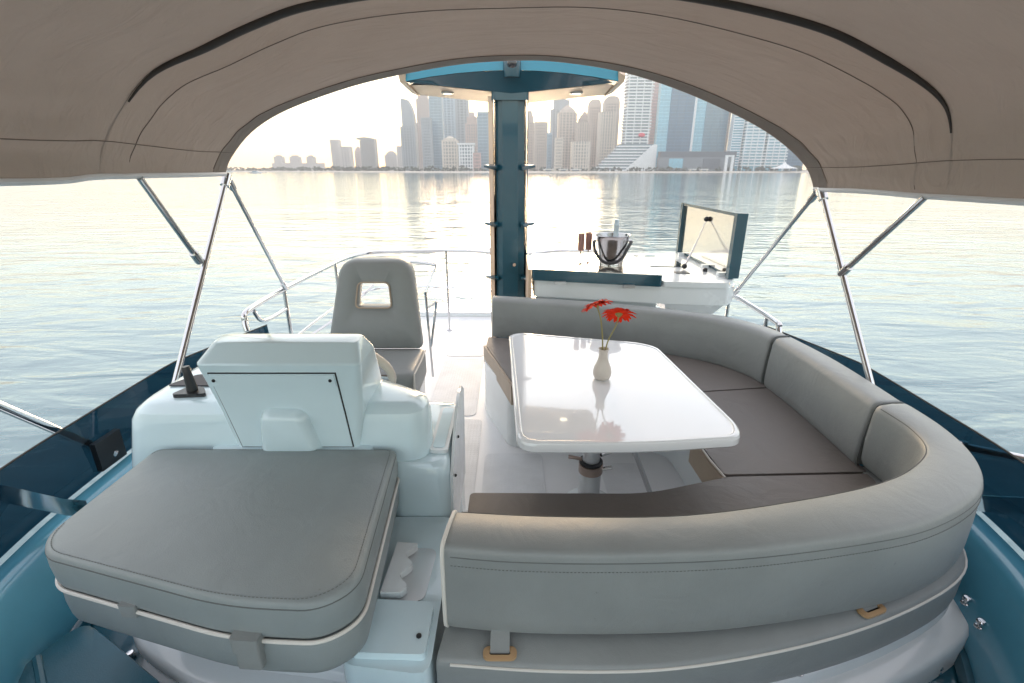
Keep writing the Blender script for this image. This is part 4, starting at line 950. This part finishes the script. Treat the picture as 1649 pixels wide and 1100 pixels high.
# ================================================================ vase and gerberas
V0 = (.412, 2.04, .6948)
lathe('vase', [(.026, 0), (.034, .004), (.041, .02), (.0425, .036), (.038, .058), (.028, .082), (.0215, .104), (.0205, .128), (.024, .146), (.0225, .148), (.017, .13), (.016, .11), (.001, .108)], V0, 'vase', None, 32)
tag(bpy.data.objects['vase'], 'small cream ceramic bud vase on the white table', 'vase')
def gerbera(head, nrm, ctrl, label, seed):
    rg = random.Random(seed); head = Vector(head); nrm = Vector(nrm).normalized()
    rt = root('gerbera', label, 'flower', (V0[0], V0[1], V0[2] + .12), 'gerberas in the vase')
    tube('stem', cr([(V0[0] + ctrl[0][0], V0[1] + ctrl[0][1], V0[2] + .112)] + [tuple(c_) for c_ in ctrl[1:]] + [tuple(head - nrm * .012)], 6), .0033, 'stem', rt, 7)
    u = nrm.cross(Vector((0, 0, 1))).normalized(); v = nrm.cross(u).normalized()
    for rowname, n, r0, r1, lift, wd in (('outer_petals', 24, .012, .072, -.004, .0088), ('inner_petals', 20, .010, .052, .010, .0075)):
        b = bmesh.new()
        for k in range(n):
            a = 2 * math.pi * (k + rg.uniform(-.25, .25)) / n; d = u * math.cos(a) + v * math.sin(a); s = nrm.cross(d).normalized()
            ln = r1 * rg.uniform(.86, 1.08); lf = lift + rg.uniform(-.006, .006); g = []
            for t, w_ in ((0, .35), (.35, .95), (.75, 1.0), (.95, .55), (1.0, .12)):
                c_ = head + d * (r0 + (ln - r0) * t) + nrm * (lf * t + .010 * math.sin(t * 2.6) - .010 * t * t)
                g.append([b.verts.new(c_ - s * wd * w_), b.verts.new(c_ + nrm * -.0018), b.verts.new(c_ + s * wd * w_)])
            for p_, q_ in zip(g, g[1:]):
                b.faces.new((p_[0], p_[1], q_[1], q_[0])); b.faces.new((p_[1], p_[2], q_[2], q_[1]))
        o = fin(rowname, b, 'red', rt, 60, recalc=False); o['kind'] = 'stuff'
    b = bmesh.new(); bmesh.ops.create_uvsphere(b, u_segments=14, v_segments=8, radius=.015)
    rot = nrm.to_track_quat('Z', 'Y').to_matrix().to_4x4()
    for vv in b.verts: vv.co = (rot @ Vector((vv.co.x, vv.co.y, vv.co.z * .5))) + head + nrm * .008
    fin('centre', b, 'red', rt)
    b = bmesh.new(); bridge_rings(b, [[(rot @ Vector((r_ * math.cos(q * .5236), r_ * math.sin(q * .5236), z_))) + head for q in range(12)] for r_, z_ in ((.004, -.016), (.013, -.006), (.017, .0))])
    fin('calyx', b, 'calyx', rt)
gerbera((.372, 2.06, 1.04), (-.30, .25, .9), [(-.004, 0), (.405, 2.05, .89), (.393, 2.055, .975)], 'red gerbera leaning left, the higher of the two in the vase', 1)
gerbera((.470, 2.05, 1.0), (.10, .62, .75), [(.004, 0), (.428, 2.035, .88), (.456, 2.03, .95)], 'red gerbera turned away on the right, the lower of the two', 2)

# ================================================================ helm seat
rt = root('helm_chair', 'taupe helm seat with a square hole in its backrest', 'seat', (-.8, 2.6, 0))
def frame_ring(xb0, xb1, xt0, xt1, z0, z1, r, n=8):
    return roundpoly([(xb0, z0), (xb1, z0), (xt1, z1), (xt0, z1)], r, n)
outl = frame_ring(-1.085, -.530, -.985, -.580, .605, 1.115, [.02, .02, .10, .10]); inl = frame_ring(-.905, -.700, -.885, -.712, .845, .985, .03)
b = bmesh.new(); V = []
def yb(z): return 2.66 + (z - .6) * .20
def scl(L_, k, c_): return [Vector(((p.x - c_[0]) * k + c_[0], (p.y - c_[1]) * k + c_[1])) for p in L_]
oc = (-.795, .86); ic = (-.80, .915)
for L_, d in ((scl(inl, 1.0, ic), .014), (scl(inl, 1.10, ic), .004), (scl(outl, .93, oc), 0), (scl(outl, .985, oc), .010), (outl, .035), (outl, .075), (scl(outl, .985, oc), .098), (scl(outl, .93, oc), .108), (scl(inl, 1.10, ic), .104), (scl(inl, 1.0, ic), .094)):
    V.append([b.verts.new((p.x, yb(p.y) + d, p.y)) for p in L_])
V.append(V[0])
for a_, c_ in zip(V, V[1:]):
    for i in range(len(a_)): b.faces.new((a_[i], a_[(i + 1) % len(a_)], c_[(i + 1) % len(a_)], c_[i]))
fin('backrest', b, 'vinyl', rt, 55)
tube('hole_piping', [Vector((p.x, yb(p.y) + .003, p.y)) for p in scl(inl, 1.03, ic)], .005, 'tanedge', rt, 6, closed=True)
b = bmesh.new(); bridge_rings(b, rings_rect([(.44, -1.06, -.515, 2.30, 2.70, .05), (.46, -1.07, -.51, 2.29, 2.71, .05), (.57, -1.07, -.51, 2.29, 2.71, .05), (.596, -1.06, -.515, 2.305, 2.70, .05), (.604, -1.03, -.53, 2.34, 2.68, .05), (.606, -.95, -.6, 2.42, 2.6, .05)]))
sc_ = fin('seat_cushion', b, 'vinyl', rt, 60)
tube('piping', [(-.512, 2.33, .588), (-.508, 2.50, .59), (-.512, 2.69, .59)], .005, 'pipe', sc_, 6); tube('piping', [(-.512, 2.33, .588), (-.506, 2.295, .55), (-.508, 2.29, .45)], .005, 'pipe', sc_, 6)
b = bmesh.new(); bridge_rings(b, rings_rect([(.001, -1.03, -.55, 2.36, 2.76, .06), (.40, -1.04, -.53, 2.33, 2.76, .06), (.438, -1.03, -.54, 2.34, 2.75, .06)])); fin('pedestal', b, 'gel', rt, 50)
# dark covered item behind the console
rt = root('covered_horn', 'dark grey rounded cover behind the helm console on the left', 'cover', (-1.42, 2.6, .42))
b = bmesh.new(); bridge_rings(b, rings_rect([(.43, -1.55, -1.20, 2.55, 2.80, .08), (.52, -1.54, -1.21, 2.56, 2.79, .08), (.56, -1.50, -1.25, 2.6, 2.75, .06), (.57, -1.44, -1.3, 2.64, 2.72, .03)])); fin('cover', b, 'darkcover', rt, 60)
box('shelf', -1.58, -1.14, 2.3, 3.3, .36, .425, 'gel_coollit', rt, .01)

# ================================================================ wet bar
rt = root('wet_bar', 'white wet bar cabinet with a teal-edged lid and open mirrored hatch', 'bar', (.85, 3.8, 0))
prism('cabinet', roundpoly([(.18, 3.50), (1.02, 3.30), (1.06, 4.2), (.2, 4.2)], .03), -.034, .688, 'gel', rt, .01)
prism('fascia', roundpoly([(.16, 3.455), (1.02, 3.245), (1.46, 3.19), (1.56, 3.32), (1.58, 4.46), (.16, 4.46)], [.04, .01, .02, .03, .03, .03]), .690, .812, 'gel', rt, .01)
prism('right_counter', roundpoly([(1.03, 3.235), (1.45, 3.185), (1.545, 3.32), (1.565, 4.44), (1.03, 4.44)], .02), .8125, .848, 'gel', rt, .008)
b = bmesh.new(); bridge_rings(b, [[(p[0], p[1], z) for p in q] for z, q in ((.60, [(1.10, 3.34), (1.42, 3.30), (1.46, 3.4), (1.46, 4.3), (1.10, 4.3)]), (.689, [(1.06, 3.26), (1.45, 3.21), (1.54, 3.33), (1.55, 4.4), (1.06, 4.4)]))]); fin('lower_wedge', b, 'gel', rt, 30, .006, 2)
lid_poly = roundpoly([(.145, 3.44), (1.02, 3.225), (1.025, 4.0), (.165, 4.12)], .03)
lid = prism('counter_lid', lid_poly, .8125, .890, 'teal', rt, .012, 3)
prism('lid_top', [((p.x - .6) * .975 + .6, (p.y - 3.7) * .97 + 3.7) for p in lid_poly], .8905, .893, 'mirror', lid, .0015, 1)
for x in (.34, .80): box('catch', x - .04, x + .04, 3.40 - (x - .145) * .245, 3.428 - (x - .145) * .245, .800, .820, 'alu', lid, .004)
box('left_end_panel', .118, .142, 3.46, 4.10, .55, .885, 'beige', rt, .006)
prism('hob', roundpoly([(1.06, 3.78), (1.36, 3.74), (1.36, 4.28), (1.06, 4.30)], .02), .8485, .853, 'hob', rt, .002, 1)
# open hatch on the outboard side
hl = box('hatch_lid', 1.520, 1.565, 3.30, 4.42, .855, 1.29, 'teal', rt, .016, 3)
box('mirror_panel', 1.512, 1.5195, 3.345, 4.375, .875, 1.268, 'mirror', hl, .002, 1)
tube('gas_strut', [(1.31, 3.66, .87), (1.41, 3.75, 1.03)], .007, 'steel', hl, 10); tube('gas_strut', [(1.41, 3.75, 1.03), (1.500, 3.83, 1.205)], .0045, 'steel', hl, 10)
for c_, r_ in (((1.498, 3.83, 1.205), .020), ((1.31, 3.66, .872), .020)):
    bm = bmesh.new(); bmesh.ops.create_uvsphere(bm, u_segments=16, v_segments=10, radius=r_, matrix=Matrix.Translation(c_)); fin('strut_ball', bm, 'blackpl', hl)
for y in (3.42, 3.72, 4.28): box('hinge', 1.465, 1.511, y - .022, y + .022, .8485, .875, 'gel', rt, .005)
lathe('tap_knob', [(.016, 0), (.016, .02), (.010, .026), (.001, .027)], (1.44, 3.58, .8485), 'blackpl', rt, 14)
prism('sink_cover', roundpoly([(1.20, 3.50), (1.30, 3.49), (1.30, 3.56), (1.20, 3.57)], .01), .8485, .852, 'blackpl', rt, .001, 1)

for nm, c_ in (('lid_side', (1.490, 1.521, 4.378, 4.425, .850, 1.292)), ('lid_side', (1.490, 1.521, 3.294, 3.342, .850, 1.292)), ('lid_top_rim', (1.494, 1.5205, 3.3425, 4.3775, 1.270, 1.291))): box(nm, *c_, 'teal', hl, .008)
rt.location.z += .035
# ice bucket, bottle, flutes
bx_, by_, bz_ = .75, 3.66, .9285
rt = root('ice_bucket', 'polished steel ice bucket with a black rope handle on the bar', 'ice bucket', (bx_, by_, bz_))
lathe('body', [(.080, 0), (.087, .004), (.101, .09), (.118, .185), (.127, .208), (.133, .212), (.131, .217), (.123, .215), (.114, .185), (.097, .09), (.083, .012), (.001, .010)], (bx_, by_, bz_), 'bucket', rt, 40)
lathe('foot_ring', [(.078, .0002), (.088, .001), (.088, .009), (.083, .010)], (bx_, by_, bz_), 'steel', rt, 32)
hp_ = cr([(bx_ - .140, by_ - .01, bz_ + .165), (bx_ - .132, by_ - .045, bz_ + .10), (bx_ - .085, by_ - .09, bz_ + .035), (bx_ - .02, by_ - .118, bz_ + .022), (bx_ + .05, by_ - .118, bz_ + .055), (bx_ + .10, by_ - .075, bz_ + .125), (bx_ + .140, by_ - .01, bz_ + .165)], 6)
hd = tube('handle', hp_, [0.0105 + .0025 * (i % 2) for i in range(len(hp_))], 'blackpl', rt, 10)
for s in (-1, 1): tube('handle_lug', [(bx_ + s * .118, by_, bz_ + .17), (bx_ + s * .145, by_, bz_ + .17)], .009, 'steel', rt, 10)
lathe('champagne_bottle', [(.036, 0), (.042, .01), (.042, .10), (.036, .14), (.019, .19), (.0165, .25), (.0185, .255), (.0185, .268), (.016, .275), (.016, .30), (.012, .304), (.001, .305)], (bx_ + .025, by_ + .01, bz_ + .02), 'bottle', None, 24)
tag(bpy.data.objects['champagne_bottle'], 'pale foil-necked bottle standing in the ice bucket', 'bottle')
for x, y, lb in ((.515, 3.645, 'left one of two rose cut-glass flutes on the bar'), (.578, 3.69, 'right one of two rose cut-glass flutes, nearer the ice bucket')):
    rt = root('champagne_flute', lb, 'glass', (x, y, bz_), 'flutes on the bar')
    lathe('foot', [(.030, .0002), (.030, .003), (.006, .007), (.004, .012)], (x, y, bz_), 'bronze', rt, 24)
    lathe('stem', [(.0045, .0125), (.004, .06), (.005, .096)], (x, y, bz_), 'bronze', rt, 12)
    lathe('bowl', [(.006, .0965), (.021, .100), (.0235, .108), (.0245, .225), (.0225, .225), (.0215, .110), (.001, .104)], (x, y, bz_), 'flute', rt, 24)
